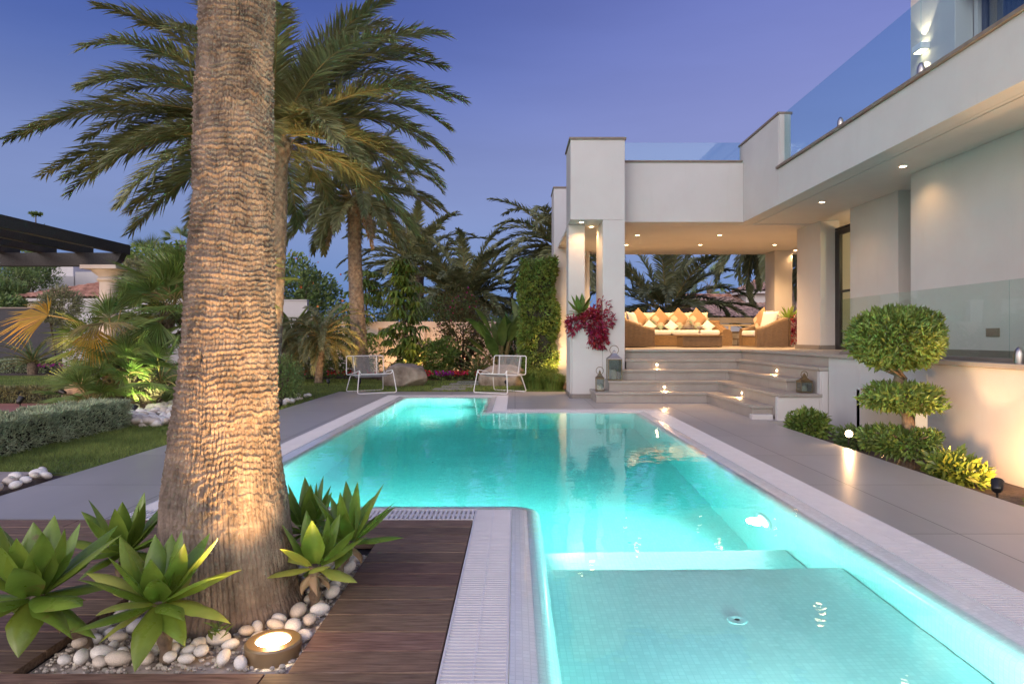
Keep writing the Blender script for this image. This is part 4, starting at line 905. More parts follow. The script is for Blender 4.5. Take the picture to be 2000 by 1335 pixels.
# agaves
def agave(label, c, stem_base, n, L, W, seed, m=G_agave, elo=-.35, tilt=(0, 0), group='agaves in the pebble bed round the trunk', z0=-.03, pale=0, curl=(.15, .7), name='agave', extra_mats=True):
    t = thing(name, label, 'agave', stem_base, group=group); q = rs(seed); mb = MB()
    c = np.array(c, float)
    for i in range(n):
        f = i/(n-1); a = i*2.39996+q.normal(0, .15); el = 1.42-(1.42-elo)*f**1.25+q.normal(0, .10)
        l = L*(.62+.5*math.sin(PI*min(1, .15+f*.75)))*q.uniform(.88, 1.08)
        b0 = c+np.array([math.cos(a)*.022, math.sin(a)*.022, -.03*f])+np.array([tilt[0]*f*.02, tilt[1]*f*.02, 0])
        pm = 1 if (pale and f > .45 and q.rand() < pale) else 0
        blade(mb, b0, a+tilt[0]*.2*math.sin(a), el+tilt[0]*math.cos(a)*.35+tilt[1]*math.sin(a)*.35, l, W*q.uniform(.85, 1.12), q.uniform(*curl)*(.3+f), q, m=pm, cup=.32, wmax=.47, twist=q.normal(0, .22), wavy=.03*f, segs=14, tipw=.0, ew=.9)
    lo = mb.build('leaves', [m, G_agavel], parent=t, smooth=True, angle=180)
    mb = MB(); b = np.array(stem_base, float); k = np.linspace(0, 1, 14)[:, None]; P = b*(1-k)+(c-(0, 0, .02))*k+np.array([0, 0, .015])*np.sin(k*PI)
    mb.tube(P, .022+.004*np.sin(np.arange(14)*2.1), 10); mb.build('stem', G_stem, parent=t, smooth=True)
    # withered lower leaves
    mb = MB()
    for i in range(4):
        a = q.uniform(0, 2*PI); blade(mb, c+(0, 0, -.04), a, -.5, L*.55, W*.5, 1.3, q, cup=.9, twist=1.2, segs=8)
    mb.build('withered_leaves', G_dry, parent=t, smooth=True, angle=180)
agave('big green agave in the pebbles directly in front of the huge trunk', (-1.19, 2.22, .20), (-1.17, 2.24, -.03), 28, .225, .092, 1, elo=-.6, pale=.25)
agave('large dark agave leaning left over the deck corner with scarred brown patches', (-1.60, 2.22, .22), (-1.50, 2.34, -.03), 24, .265, .110, 2, elo=-.55, tilt=(-.5, -.2))
agave('dark agave behind the front ones, close to the left side of the trunk', (-1.63, 2.78, .19), (-1.50, 2.74, -.03), 23, .22, .082, 3, elo=-.3)
agave('small agave with pale yellow leaf edges on a thin bare stem right of the trunk', (-.80, 2.66, .17), (-.80, 2.66, -.03), 15, .20, .086, 4, elo=-.35, pale=.75)
agave('bushy green agave behind the yellow-edged one, leaning over the deck on the right', (-.73, 2.92, .19), (-.79, 2.90, -.03), 26, .235, .070, 5, elo=-.3, tilt=(.4, 0))
agave('agave half hidden behind the right side of the trunk', (-.98, 3.14, .17), (-.98, 3.12, -.03), 22, .24, .066, 6, elo=-.2)
mb = MB(); q = rs(8)
for i in range(14): leaves(mb, [(-1.03+q.normal(0, .008), 2.31+q.normal(0, .008), .01+i*.004)], [(math.cos(i*2.4), math.sin(i*2.4), .7)], [(0, 0, 1)], .045, .018)
tag(mb.build('seedling', G_leaf, loc=(-1.03, 2.31, 0)), 'tiny green seedling among the pebbles at the trunk foot', 'seedling')
# planter on the villa
agave('grey-green agave rosette in the villa planter above the burgundy trailing plant', (1.17, 11.83, 1.52), (1.2, 11.9, 1.30), 20, .34, .11, 9, elo=-.1, group=None, m=G_leaf)
t = thing('trailing_plant', 'burgundy trailing plant spilling over the front of the white villa planter', 'plant', (1.4, 11.8, 1.3)); mb = MB()
cloud(mb, (1.40, 11.72, 1.33), (.27, .20, .30), 1500, .085, .036, 61, shell=(.2, 1.05), lump=.3, up=-.2); cloud(mb, (1.02, 11.66, 1.28), (.12, .10, .15), 330, .08, .034, 62, shell=(.2, 1.05), up=-.3)
cloud(mb, (1.46, 11.62, 1.08), (.17, .07, .20), 500, .08, .034, 63, shell=(.2, 1.05), up=-.6)
mb.build('foliage', G_red, parent=t)
paddle_t = None

# pots on the terrace
t = thing('potted_agave', 'spiky green agave in the cream terrace planter behind the right wicker armchair', 'agave', (6.1, 15.0, TZ)); mb = MB(); q = rs(4)
for i in range(26): blade(mb, (6.22, 15.1, 1.42), i*2.4, 1.4-1.2*(i/26), .42, .07, .4, q, cup=.3)
mb.build('leaves', G_leaf, parent=t, smooth=True, angle=180)
mb = MB(); mb.box(5.98, 6.6, 14.9, 15.4, TZ, 1.40); mb.build('planter', M_stucco, parent=t, bevel=.01)
mb = MB(); cloud(mb, (6.2, 14.88, 1.25), (.13, .07, .30), 420, .07, .03, 64, shell=(.1, 1), up=-.5); mb.build('trailing_leaves', G_red, parent=t)

# flower rows
def flowers(x0, x1, y0, y1, n, h, m, label, seed, name='flower_bed'):
    q = rs(seed); t = thing(name, label, 'flowers', ((x0+x1)/2, (y0+y1)/2, 0)); mb = MB()
    P = np.stack([q.uniform(x0, x1, n*6), q.uniform(y0, y1, n*6), q.uniform(.02, h, n*6)], -1)
    leaves(mb, P, q.normal(0, 1, (n*6, 3))+np.array([0, 0, .8]), q.normal(0, 1, (n*6, 3)), .09, .045); mb.build('foliage', G_leafd, parent=t)
    mb = MB(); k = np.clip(vnoise(np.linspace(0, 30, n), np.zeros(n), seed), .0, 1) > .35; xs = np.linspace(x0, x1, n)[k]; n2 = len(xs)
    for r in range(5):
        P = np.stack([xs+q.normal(0, .02, n2), q.uniform(y0-.05, (y0+y1)/2, n2), h*.75+q.uniform(-.03, .07, n2)], -1)
        leaves(mb, P, q.normal(0, 1, (n2, 3))+np.array([0, -.5, .4]), q.normal(0, 1, (n2, 3))+np.array([0, -1, .5]), .055, .06)
    mb.build('blossom', m, parent=t)
flowers(-2.6, .0, 16.5, 17.0, 90, .20, G_scar, 'row of red and crimson flowers in the bed behind the stepping stones', 1)
flowers(-1.95, -1.55, 16.35, 16.6, 16, .20, G_mag, 'small patch of magenta flowers at the left end of the red row', 2)
flowers(-5.8, -3.2, 16.7, 17.2, 30, .20, G_scar, 'sparse red bedding plants under the pygmy date palms', 3)
flowers(-13.4, -9.0, 18.7, 19.4, 80, .33, G_mag, 'purple-magenta flower bed below the white wall on the left', 4)
# background trees
def conifer():
    x, y, z = at(70, 411, 60); t = thing('norfolk_pine', 'distant Norfolk pine with tiered branches above the dark pergola', 'pine', (x, y, -.3)); mb = MB(); tb = MB(); q = rs(1)
    tb.tube([(x, y, -.3), (x, y, z)], [.3, .03], 8); tb.build('trunk', G_wood, parent=t)
    for k in range(12):
        zz = z-.4-k*1.15; R_ = .35+k*.33
        for a in np.arange(7)*2*PI/7+k:
            n = 42; s = q.rand(n); P = np.stack([x+np.cos(a)*R_*s, y+np.sin(a)*R_*s, zz+.18*R_*s**2], -1); leaves(mb, P, np.stack([np.cos(a)+0*s, np.sin(a)+0*s, .5+0*s], -1)+q.normal(0, .6, (n, 3)), q.normal(0, 1, (n, 3)), .34, .10)
    mb.build('crown', G_leafd, parent=t)
conifer()
def pine(label, px, py, Y, R_, seed):
    x, y, z = at(px, py, Y); t = thing('pine_tree', label, 'pine', (x, y, -.3)); q = rs(seed); mb = MB(); tb = MB()
    for i in range(9):
        a = q.uniform(0, 2*PI); e = np.array([x+math.cos(a)*R_*q.uniform(.3, .9), y+math.sin(a)*R_*.6, z+q.uniform(-.35, .5)*R_*.5])
        k = np.linspace(0, 1, 7)[:, None]; tb.tube(np.array([x, y, -.3])*(1-k)+e*k+np.array([0, 0, .5])*np.sin(k*PI), np.linspace(.14, .03, 7), 6, cap=False)
        cloud(mb, e, (R_*.42, R_*.38, R_*.20), 900, .24, .06, seed*20+i, shell=(.3, 1.1), up=.6)
    tb.build('trunk', G_wood, parent=t); mb.build('crown', G_leafd, parent=t)
pine('dark spreading pine left of the tiled house on the far left', 15, 530, 42, 3.0, 1)
pine('dark pine at the left edge under the pergola beams', -60, 560, 30, 2.0, 2)
# far woods that read as one mass
mb = MB(); q = rs(6)
for i in range(60):
    x = -70+i*2.6+q.normal(0, 1); cloud(mb, (x, 70+q.uniform(-6, 6), 0), (2.6, 2.2, q.uniform(1.2, 3.0)), 420, .5, .3, 100+i, shell=(.5, 1.05), zmin=-.3)
tag(mb.build('distant_trees', G_leafd), 'far band of dark trees along the horizon beyond the garden', 'trees', kind='stuff')
# ============================================================ OBJECTS
def mp(name, mb, m, parent, **kw): return mb.build(name, m, parent=parent, **kw)
# ------------------------------------------------------------ wire lounge chairs
def wire_chair():
    t = thing('lounge_chair', 'white wire lounge chair with string seat standing left beside the boulder', 'chair', (0, 0, 0), group='white wire lounge chairs'); r = .0095
    def arc(P, rad=.04):   # round the bends of a tube path
        P = [np.array(p, float) for p in P]; out = [P[0]]
        for a, b, c in zip(P[:-2], P[1:-1], P[2:]):
            u = nrm(a-b); v = nrm(c-b); k = min(rad, np.linalg.norm(a-b)*.45, np.linalg.norm(c-b)*.45)
            for s in np.linspace(0, 1, 6): out.append((b+u*k)*(1-s)**2+b*2*s*(1-s)+(b+v*k)*s**2)
        return out+[P[-1]]
    seatF, seatB = (.33, -.26, .37), (.33, .26, .315)
    for sg, nm in ((-1, 'front'), (1, 'rear')):
        mb = MB()
        if sg < 0: P = [(-.30, -.05, .40), (-.33, -.30, .44), (-.39, -.36, .01), (.39, -.36, .01), (.33, -.30, .44), (.30, -.05, .40)]
        else: P = [(-.30, .10, .34), (-.33, .22, .33), (-.38, .34, .01), (.38, .34, .01), (.33, .22, .33), (.30, .10, .34)]
        mb.tube(arc(P, .05), r, 10); mp('leg_frame', mb, M_wmetal, t, smooth=True)
    mb = MB(); mb.tube(arc([(-.30, -.05, .40), (-.37, .20, .34), (-.385, .30, .34), (-.375, .34, .70), (.375, .34, .70), (.385, .30, .34), (.37, .20, .34), (.30, -.05, .40)], .04), r, 10)
    mp('back_frame', mb, M_wmetal, t, smooth=True)
    mb = MB(); mb.tube(arc([(-.33, -.30, .44), (-.30, -.31, .37), (.30, -.31, .37), (.33, -.30, .44)], .03), r*.9, 8); mb.tube([(-.33, .22, .325), (.33, .22, .325)], r*.9, 8)
    mb.tube([(-.24, .335, .69), (-.22, .27, .31)], r*.8, 8); mb.tube([(.24, .335, .69), (.22, .27, .31)], r*.8, 8)
    mp('cross_bar', mb, M_wmetal, t, smooth=True)
    mb = MB()
    for x in np.linspace(-.27, .27, 30): mb.tube([(x, .34, .70), (x*.98, .315, .52), (x*.95, .27, .335), (x*.97, .1, .29), (x, -.12, .31), (x, -.31, .37)], .0036, 5, cap=False)
    mp('string_seat', mb, mat('grey_string', (.42, .42, .43), rough=.7), t, smooth=True)
    return t
ch = wire_chair(); ch.location = (-2.80, 12.92, 0); ch.rotation_euler = (0, 0, math.radians(32))
dup(ch, (-.28, 12.92, 0), math.radians(-32), 'white wire lounge chair with string seat standing right beside the ornamental grass', 'white wire lounge chairs')

# ------------------------------------------------------------ lanterns
M_brass = mat('aged_brass', (.16, .125, .07), rough=.45, metal=.8, var=.3, vscale=20)
M_pewter = mat('pewter_metal', (.40, .38, .37), rough=.4, metal=.8, var=.15, vscale=10)
M_frost = mat('frosted_glass', (.30, .32, .31), rough=.25, var=.06, translucent=.4)
def lantern(label, x, y, z, w, h, H, roofm, rz=.2):
    t = thing('lantern', label, 'lantern', (x, y, z), 0, 'glass lanterns on the steps'); a = w/2
    mb = MB(); p_ = w*.06
    mb.box(x-a, x+a, y-a, y+a, z+.004, z+.02); mb.box(x-a, x+a, y-a, y+a, z+h-.015, z+h)
    for i in (-1, 1):
        for j in (-1, 1): mb.box(x+i*a-(p_ if i > 0 else 0), x+i*a+(0 if i > 0 else p_), y+j*a-(p_ if j > 0 else 0), y+j*a+(0 if j > 0 else p_), z+.02, z+h-.015)
    mp('frame', mb, M_brass, t, bevel=.002)
    mb = MB(); b = a-p_*.5
    mb.box(x-b, x+b, y-b, y-b+.003, z+.02, z+h-.015); mb.box(x-b, x+b, y+b-.003, y+b, z+.02, z+h-.015); mb.box(x-b, x-b+.003, y-b+.004, y+b-.004, z+.02, z+h-.015); mb.box(x+b-.003, x+b, y-b+.004, y+b-.004, z+.02, z+h-.015)
    mp('pane', mb, glassmat('lantern_glass', (.72, .78, .76), 1.0, .06), t)
    mb = MB(); rh = (H-h)*.45; pr = [(a*1.42*1.03, 0), (a*1.42*1.03, .008), (a*.95, rh*.42), (a*.5, rh*.85), (a*.36, rh), (a*.36, rh+.02), (a*.2, rh+.035), (a*.12, rh+.05)]
    th = PI/4+np.arange(4)*PI/2; Vv = np.array([[(x+r*math.cos(q_), y+r*math.sin(q_), z+h+zz) for q_ in th] for r, zz in pr]); mb.grid(Vv, wrap=True); mb.add(Vv[0], [(3, 2, 1, 0)]); mb.add(Vv[-1], [(0, 1, 2, 3)])
    mp('roof', mb, roofm, t, bevel=.002)
    mb = MB(); R_ = (H-h-rh*.75)/2; cz = z+H-R_; th = np.linspace(-.4*PI, 1.4*PI, 28); mb.tube([(x+R_*math.cos(q_), y, cz+R_*math.sin(q_)) for q_ in th], .005, 8); mp('ring_handle', mb, M_brass, t, smooth=True)
    mb = MB(); mb.lathe([(w*.2, 0), (w*.2, h*.42), (w*.19, h*.44), (.004, h*.445), (.003, h*.5)], (x, y, z+.021), 16); mp('candle', mb, mat('candle_wax', (.75, .70, .58), rough=.5, translucent=.3), t, smooth=True)
lantern('largest lantern, brass frame and pewter roof, on the second step beside the white pillar', 1.675, 11.25, .34, .235, .36, .585, M_pewter)
lantern('small narrow brass lantern with a large ring on the lowest step at its left end', 1.415, 11.12, .17, .135, .215, .40, M_brass)
lantern('squat dark brass lantern on the right end slab of the steps', 3.78, 8.70, .34, .15, .15, .28, M_brass)

# ------------------------------------------------------------ wicker furniture
def wicker(name, col):
    if name in MATS: return MATS[name]
    m, ns, lk, p = _nt(name); p.inputs['Roughness'].default_value = .55
    tc = N(ns, 'ShaderNodeTexCoord'); br = N(ns, 'ShaderNodeTexBrick', offset=.5, Scale=1.0); br.inputs['Brick Width'].default_value = .05; br.inputs['Row Height'].default_value = .011; br.inputs['Mortar Size'].default_value = .0022
    br.inputs['Color1'].default_value = c4(col, .8); br.inputs['Color2'].default_value = c4(col, 1.2); br.inputs['Mortar'].default_value = c4(col, .3)
    wv = N(ns, 'ShaderNodeTexWave', Scale=12.0, Distortion=.3); wv.bands_direction = 'X'; lk.new(tc.outputs['UV'], wv.inputs['Vector']); lk.new(tc.outputs['UV'], br.inputs['Vector'])
    mx = N(ns, 'ShaderNodeMixRGB', blend_type='MULTIPLY', Fac=.55); lk.new(br.outputs['Color'], mx.inputs['Color1']); lk.new(wv.outputs['Color'], mx.inputs['Color2']); lk.new(mx.outputs[0], p.inputs['Base Color'])
    b = N(ns, 'ShaderNodeBump', Strength=1, Distance=.006); lk.new(wv.outputs['Fac'], b.inputs['Height']); lk.new(b.outputs[0], p.inputs['Normal'])
    MATS[name] = m; return m
M_wick = wicker('honey_wicker', (.36, .225, .10)); M_wick2 = wicker('brown_wicker', (.26, .165, .085))
M_cush = mat('cream_cushion', (.56, .50, .44), rough=.9, var=.05, vscale=6, bump=.002, bscale=30)
M_white = mat('white_cushion', (.62, .59, .56), rough=.9, var=.04, vscale=6, bump=.002, bscale=30)
def patt(name, a, b, c_):
    if name in MATS: return MATS[name]
    m, ns, lk, p = _nt(name); p.inputs['Roughness'].default_value = .85
    tc = N(ns, 'ShaderNodeTexCoord'); vo = N(ns, 'ShaderNodeTexVoronoi', Scale=4.2); lk.new(tc.outputs['Object'], vo.inputs['Vector'])
    r = N(ns, 'ShaderNodeValToRGB'); r.color_ramp.interpolation = 'CONSTANT'; e = r.color_ramp.elements; e[0].position = 0; e[0].color = c4(c_); e[1].position = .42; e[1].color = c4(b); k = e.new(.56); k.color = c4(a)
    nz = N(ns, 'ShaderNodeTexNoise', Scale=14.0); lk.new(tc.outputs['Object'], nz.inputs['Vector']); ma = N(ns, 'ShaderNodeMath', operation='MULTIPLY_ADD'); ma.inputs[1].default_value = .22; lk.new(nz.outputs['Fac'], ma.inputs[0]); lk.new(vo.outputs['Distance'], ma.inputs[2])
    lk.new(ma.outputs[0], r.inputs['Fac']); lk.new(r.outputs[0], p.inputs['Base Color']); MATS[name] = m; return m
M_patt = patt('flower_print_cushion', (.28, .18, .10), (.46, .38, .28), (.30, .40, .28))
def shell_arm(mb, P0, P1, h0, h1, th, n=20, bulge=.0, outs=(0, 0)):
    """upright wicker panel along P0-P1, height easing h0 -> h1, rounded top roll"""
    P0, P1 = np.array(P0, float), np.array(P1, float); s = np.linspace(0, 1, n); P = P0+(P1-P0)*s[:, None]; P = P+np.array(outs)*np.sin(s*PI)[:, None]*bulge
    T = nrm(np.gradient(P, axis=0)); S = np.stack([-T[:, 1], T[:, 0]], -1); h = h0+(h1-h0)*(s*s*(3-2*s)); rows = []
    ca = np.linspace(0, PI, 9)
    cr = [(-th/2, 0)]+[(-th/2*math.cos(a)*(1), 1, th/2*math.sin(a)) for a in ca]+[(th/2, 0)]
    V_ = np.zeros((n, 11, 3))
    for j, c in enumerate(cr):
        V_[:, j, :2] = P+S*c[0]; V_[:, j, 2] = TZ+.02 if len(c) == 2 else TZ+h-th/2+c[2]
    mb.grid(V_); mb.add(V_[0], [tuple(range(11))]); mb.add(V_[-1], [tuple(range(11))[::-1]])
def pillow(name, label, c, w, th, tilt, rz, m, dia=False, group='cushions on the terrace seats'):
    n = 13; u = np.linspace(-1, 1, n); U, W_ = np.meshgrid(u, u); e = (1-np.abs(U)**3.5)*(1-np.abs(W_)**3.5); T_ = th/2*np.clip(e, 0, 1)**.5
    pin = 1-.09*(1-np.abs(W_)**2)*np.abs(U)**1.5; pin2 = 1-.09*(1-np.abs(U)**2)*np.abs(W_)**1.5
    F_ = np.stack([U*w/2*pin, -T_, W_*w/2*pin2], -1); B_ = np.stack([U*w/2*pin, T_, W_*w/2*pin2], -1)
    mb = MB(); mb.grid(F_); mb.grid(B_[::-1])
    o = mb.build(name, m, smooth=True, angle=180, loc=(0, 0, 0)); from mathutils import Matrix
    o.matrix_basis = Matrix.Translation(Vector(c))@Matrix.Rotation(rz, 4, 'Z')@Matrix.Rotation(-tilt, 4, 'X')@Matrix.Rotation(PI/4 if dia else 0, 4, 'Y')
    return tag(o, label, 'cushion', group)
# long sofa
S = thing('wicker_sofa', 'long honey wicker sofa with a cream seat cushion facing the pool on the terrace', 'sofa', (3.7, 15.3, TZ))
mb = MB(); mb.box(2.45, 4.62, 15.0, 15.75, TZ+.02, TZ+.26); mp('base', mb, M_wick, S, uv=True, bevel=.02)
for x in (2.32, 4.77):
    mb = MB(); shell_arm(mb, (x, 14.98), (x, 15.8), .40, .56, .24); mp('armrest', mb, M_wick, S, uv=True, smooth=True)
mb = MB(); shell_arm(mb, (2.25, 15.83), (4.85, 15.83), .62, .62, .14); mp('backrest', mb, M_wick, S, uv=True, smooth=True)
mb = MB(); mb.box(2.46, 3.53, 14.98, 15.72, TZ+.265, TZ+.38); mp('seat_cushion', mb, M_white, S, bevel=.045, seg=4, smooth=False); mb = MB(); mb.box(3.545, 4.62, 14.98, 15.72, TZ+.265, TZ+.38); mp('seat_cushion', mb, M_white, S, bevel=.045, seg=4)
for x, d in ((2.74, 'first'), (3.15, 'second'), (3.57, 'third'), (4.32, 'fifth'), (3.95, 'fourth')):
    pillow('cushion', 'cream back cushion standing %s from the left against the sofa back' % d, (x, 15.62, TZ+.60), .42, .16, .15, 0, M_cush)
for x, d, dx in ((2.86, 'leftmost', .0), (3.37, 'second', .05), (3.78, 'third', -.05), (4.22, 'rightmost', .0)):
    pillow('cushion', '%s of the four tan flower-print cushions standing on their corners on the sofa' % d, (x, 15.42+dx, TZ+.64), .40, .15, .28, dx, M_patt, True)
for x, d in ((3.08, 'left'), (3.58, 'middle'), (4.42, 'right')):
    pillow('cushion', 'small white cushion, %s one of three in front of the sofa cushions' % d, (x, 15.25, TZ+.47), .24, .10, .45, 0, M_white, True)
# armchairs, seen from the side
def armchair(label, x0, x1, y0, y1, face, m_side):
    """face=+1 opens to +X, -1 opens to -X"""
    A = thing('wicker_armchair', label, 'armchair', ((x0+x1)/2, (y0+y1)/2, TZ), group='wicker armchairs at the coffee table')
    fx, bx = (x1, x0) if face > 0 else (x0, x1); cols = m_side
    for y, o in ((y0+.09, -1), (y1-.09, 1)):
        mb = MB(); shell_arm(mb, (fx-face*.02, y), (bx+face*.10, y), .42, .63, .16, bulge=.03, outs=(0, o)); mp('armrest', mb, cols, A, uv=True, smooth=True)
    mb = MB(); shell_arm(mb, (bx+face*.08, y0+.10), (bx+face*.08, y1-.10), .64, .64, .15, bulge=.10, outs=(-face, 0)); mp('backrest', mb, cols, A, uv=True, smooth=True)
    mb = MB(); mb.box(min(fx-face*.03, bx+face*.1), max(fx-face*.03, bx+face*.1), y0+.16, y1-.16, TZ+.02, TZ+.24); mp('base', mb, M_wick, A, uv=True, bevel=.015)
    mb = MB(); a, b = sorted((fx+face*.0, bx+face*.17)); mb.box(a, b, y0+.18, y1-.18, TZ+.245, TZ+.36); mp('seat_cushion', mb, M_white, A, bevel=.04, seg=4)
    return A
armchair('round-backed wicker armchair on the right of the terrace, side-on and facing left', 5.02, 5.78, 13.85, 14.95, -1, M_wick2)
armchair('round-backed wicker armchair on the left of the terrace behind the pillar, facing right', 2.05, 2.92, 13.85, 14.95, 1, M_wick2)
pillow('cushion', 'white cushion leaning in the right armchair', (5.42, 14.2, TZ+.58), .40, .14, .3, -PI/2+.5, M_white)
pillow('cushion', 'tan printed cushion leaning in the right armchair', (5.35, 14.5, TZ+.60), .42, .14, .3, -PI/2+.2, M_patt, True)
pillow('cushion', 'cream cushion at the back of the right armchair', (5.55, 14.62, TZ+.60), .42, .14, .2, -PI/2, M_cush)
pillow('cushion', 'white cushion leaning in the left armchair', (2.50, 14.15, TZ+.56), .42, .15, .3, PI/2-.5, M_white)
pillow('cushion', 'tan printed cushion leaning in the left armchair', (2.36, 14.5, TZ+.62), .42, .14, .3, PI/2-.2, M_patt, True)
# coffee table
T = thing('coffee_table', 'low brown wicker coffee table in front of the long sofa', 'table', (3.9, 14.2, TZ))
mb = MB(); mb.box(3.52, 4.34, 13.92, 14.52, TZ+.01, TZ+.235); mp('base', mb, M_wick2, T, uv=True, bevel=.02)
mb = MB(); mb.box(3.50, 4.36, 13.90, 14.54, TZ+.236, TZ+.265); mp('tabletop', mb, M_wick, T, uv=True, bevel=.01)
mb = MB(); mb.lathe([(.045, 0), (.048, .012), (.018, .03), (.022, .055), (.030, .075), (.016, .095), (.020, .12), (.062, .15), (.068, .18), (.055, .185)], (0, 0, 0), 20)
tag(mb.build('candle_holder', mat('grey_ceramic', (.36, .34, .30), rough=.6), smooth=True, loc=(0, 0, 0)), 'grey turned candle holder standing on the wicker coffee table', 'candle holder').location = (3.92, 14.15, TZ+.266)

# ------------------------------------------------------------ pebbles
def pebble_proto(seed, m):
    q = rs(seed); mb = MB(); mb.ell((0, 0, 0), (1, .72*q.uniform(.85, 1.15), .56*q.uniform(.85, 1.15)), nu=16, nv=10, noise=.10, seed=seed); o = mb.build('pebble', m, smooth=True, angle=180); return o
protos = [pebble_proto(i, M_peb if i % 3 else M_peb2) for i in range(9)]; used = set()
def put_pebble(x, y, z, s, label, group, q):
    k = q.randint(9); o = protos[k]
    if k in used: o = o.copy(); COL.objects.link(o)
    used.add(k); o.location = (x, y, z); o.scale = (s, s, s); o.rotation_euler = (q.normal(0, .25), q.normal(0, .25), q.uniform(0, 2*PI)); tag(o, label, 'pebble', group)
q = rs(12)
mb = MB(); mb.box(PX0, PX1, PY0, PY1, -.12, -.036); tag(mb.build('planter_soil', M_grav), kind=ST)
mb = MB()
for i in range(2600):
    x, y = q.uniform(PX0+.01, PX1-.01), q.uniform(PY0+.01, PY1-.01); s = q.uniform(.005, .012)
    mb.ell((x, y, -.033+q.uniform(0, .012)), (s, s*.8, s*.7), nu=6, nv=4)
tag(mb.build('gravel', M_grav, smooth=True), 'fine cream gravel between the larger stones in the deck opening', 'gravel', kind='stuff')
placed = []; tries = 0
spots = []
while len(spots) < 125 and tries < 9000:
    tries += 1; x, y = q.uniform(PX0+.035, PX1-.035), q.uniform(PY0+.035, PY1-.03); s = q.uniform(.024, .043)
    if math.hypot(x+1.165, y-2.70) < .305+s*.5 or math.hypot(x+.83, y-2.285) < .085+s*.8: continue
    if x < -1.35 and y < 2.45 and q.rand() < .55: continue
    if any(math.hypot(x-a, y-b) < (s+c)*.80 for a, b, c in spots): continue
    spots.append((x, y, s))
for x, y, s in spots: put_pebble(x, y, -.024+s*.42+q.uniform(0, .014), s, 'smooth rounded pale pebble lying in the deck opening round the huge palm trunk', 'pebbles in the deck opening', q)
for i in range(26):
    y = 3.95+i*.05; put_pebble(-3.60+q.normal(0, .05), y, .02+q.uniform(0, .02), q.uniform(.035, .06), 'white pebble in the short row between the two pavings at the left edge', 'pebble row on the left', q)
for i in range(135):
    y = 7.95+1.6*q.rand()**1.3; x = q.uniform(-.578, -.505)*y; put_pebble(x, y, .02+q.uniform(0, .05)+max(0, y-8.2)*.06, q.uniform(.05, .085), 'white pebble in the heap below the fan palms left of the huge trunk', 'white pebble heap below the fan palms', q)
for i in range(28):
    y = q.uniform(9.9, 11.8); put_pebble(-3.58-abs(q.normal(0, .09)), y, .03+q.uniform(0, .03), q.uniform(.035, .06), 'white pebble in the strip between lawn and paving right of the huge trunk', 'white pebble strip by the lawn', q)
# ------------------------------------------------------------ lamps in the garden
GS = 3.6
t = thing('ground_spotlight', 'round bronze ground spotlight with a bright lens among the pebbles by the trunk', 'spotlight', (-.83, 2.285, -.03))
mb = MB(); mb.lathe([(.092, -.03), (.094, .018), (.088, .024), (.060, .026), (.056, .022)], (-.83, 2.285, 0), 40, cap=False); mp('rim', mb, mat('bronze_metal', (.42, .30, .17), rough=.38, metal=.7, var=.1), t, smooth=True)
mb = MB(); mb.disc((-.83, 2.285, .0225), (0, 0, 1), .057, 32); mp('lens', mb, E_white, t)
lamp('SPOT', 'spot_beam', (-.83, 2.285, .06), TRUNK_E, (1, .56, .23), parent=t, size=.02, spot=100, blend=.9, target=(-.93, 2.42, 1.5))
lamp('POINT', 'spill_glow', (-.83, 2.285, .075), 1.0, (1, .6, .27), parent=t, size=.03)
def garden_spot(label, loc, target, e, spot=80, color=WARM, lit=False, group='small black garden spotlights'):
    loc = np.array(loc, float); d = nrm(np.array(target, float)-loc); t = thing('garden_spotlight', label, 'spotlight', loc-(0, 0, .12), group=group)
    mb = MB(); c = loc; a = c-d*.07; mb.tube([a-d*.012, a, c, c+d*.012], [.022, .034, .040, .042], 16); mp('housing', mb, M_black, t, smooth=True)
    mb = MB(); mb.tube([a+(0, 0, 0), (a+c)/2-(0, 0, .05), (a+c)/2-(0, 0, .12)], .008, 8); mp('stake', mb, M_black, t)
    mb = MB(); mb.disc(c+d*.0125, d, .034); mp('lens', mb, E_white if not lit else emat('bright_lens', (1, .70, .36), 22), t)
    lamp('SPOT', 'garden_beam', c+d*.03, e*GS, color, parent=t, size=.02, spot=spot, blend=.8, target=target)
garden_spot('black garden spotlight aimed at the right wall behind the yellow-green bush', (3.42, 4.72, .03), (4.0, 5.45, .6), 20, 125, color=(1, .50, .19))
garden_spot('added black deck spotlight out of view right of the pebble opening, aimed up the huge palm trunk', (-.34, 1.66, .12), (-1.05, 2.62, 1.75), 48, 84, color=(1, .52, .2))  # added below the view so light rakes up the bark
garden_spot('small bed lamp shining brightly towards the viewer beside the low dark bush', (3.37, 6.72, .09), (2.4, 4.4, .6), 3.0, 150, lit=True)
garden_spot('added black spotlight hidden by plants at the left part of the slotted garden wall', (-3.5, 19.2, .15), (-3.4, 20.2, .9), 16, 150)  # added to brighten the cream wall
garden_spot('added black spotlight hidden by plants at the right part of the slotted garden wall', (-1.9, 19.2, .15), (-1.8, 20.2, .9), 16, 150)  # added twin for the rest of the wall
garden_spot('added black spotlight at the foot of the bushy low date palm beyond the wall', (-2.2, 21.4, .3), (-1.9, 25, 3.6), 55, 90)  # added to lift the dark fronds of this palm
garden_spot('added black spotlight under the slender date palm', (-3.6, 15.4, .1), (-4.1, 17.2, 4.6), 45, 60)  # added fill for the slender trunk and crown
garden_spot('added black spotlight under the pygmy date palm', (-4.1, 14.6, .12), (-4.6, 15.7, 1.2), 7, 100)  # added to brighten the dark pygmy fronds
garden_spot('black garden spotlight hidden under the topiary tree', (3.60, 5.62, .0), (4.3, 5.3, 3.1), 26, 64)
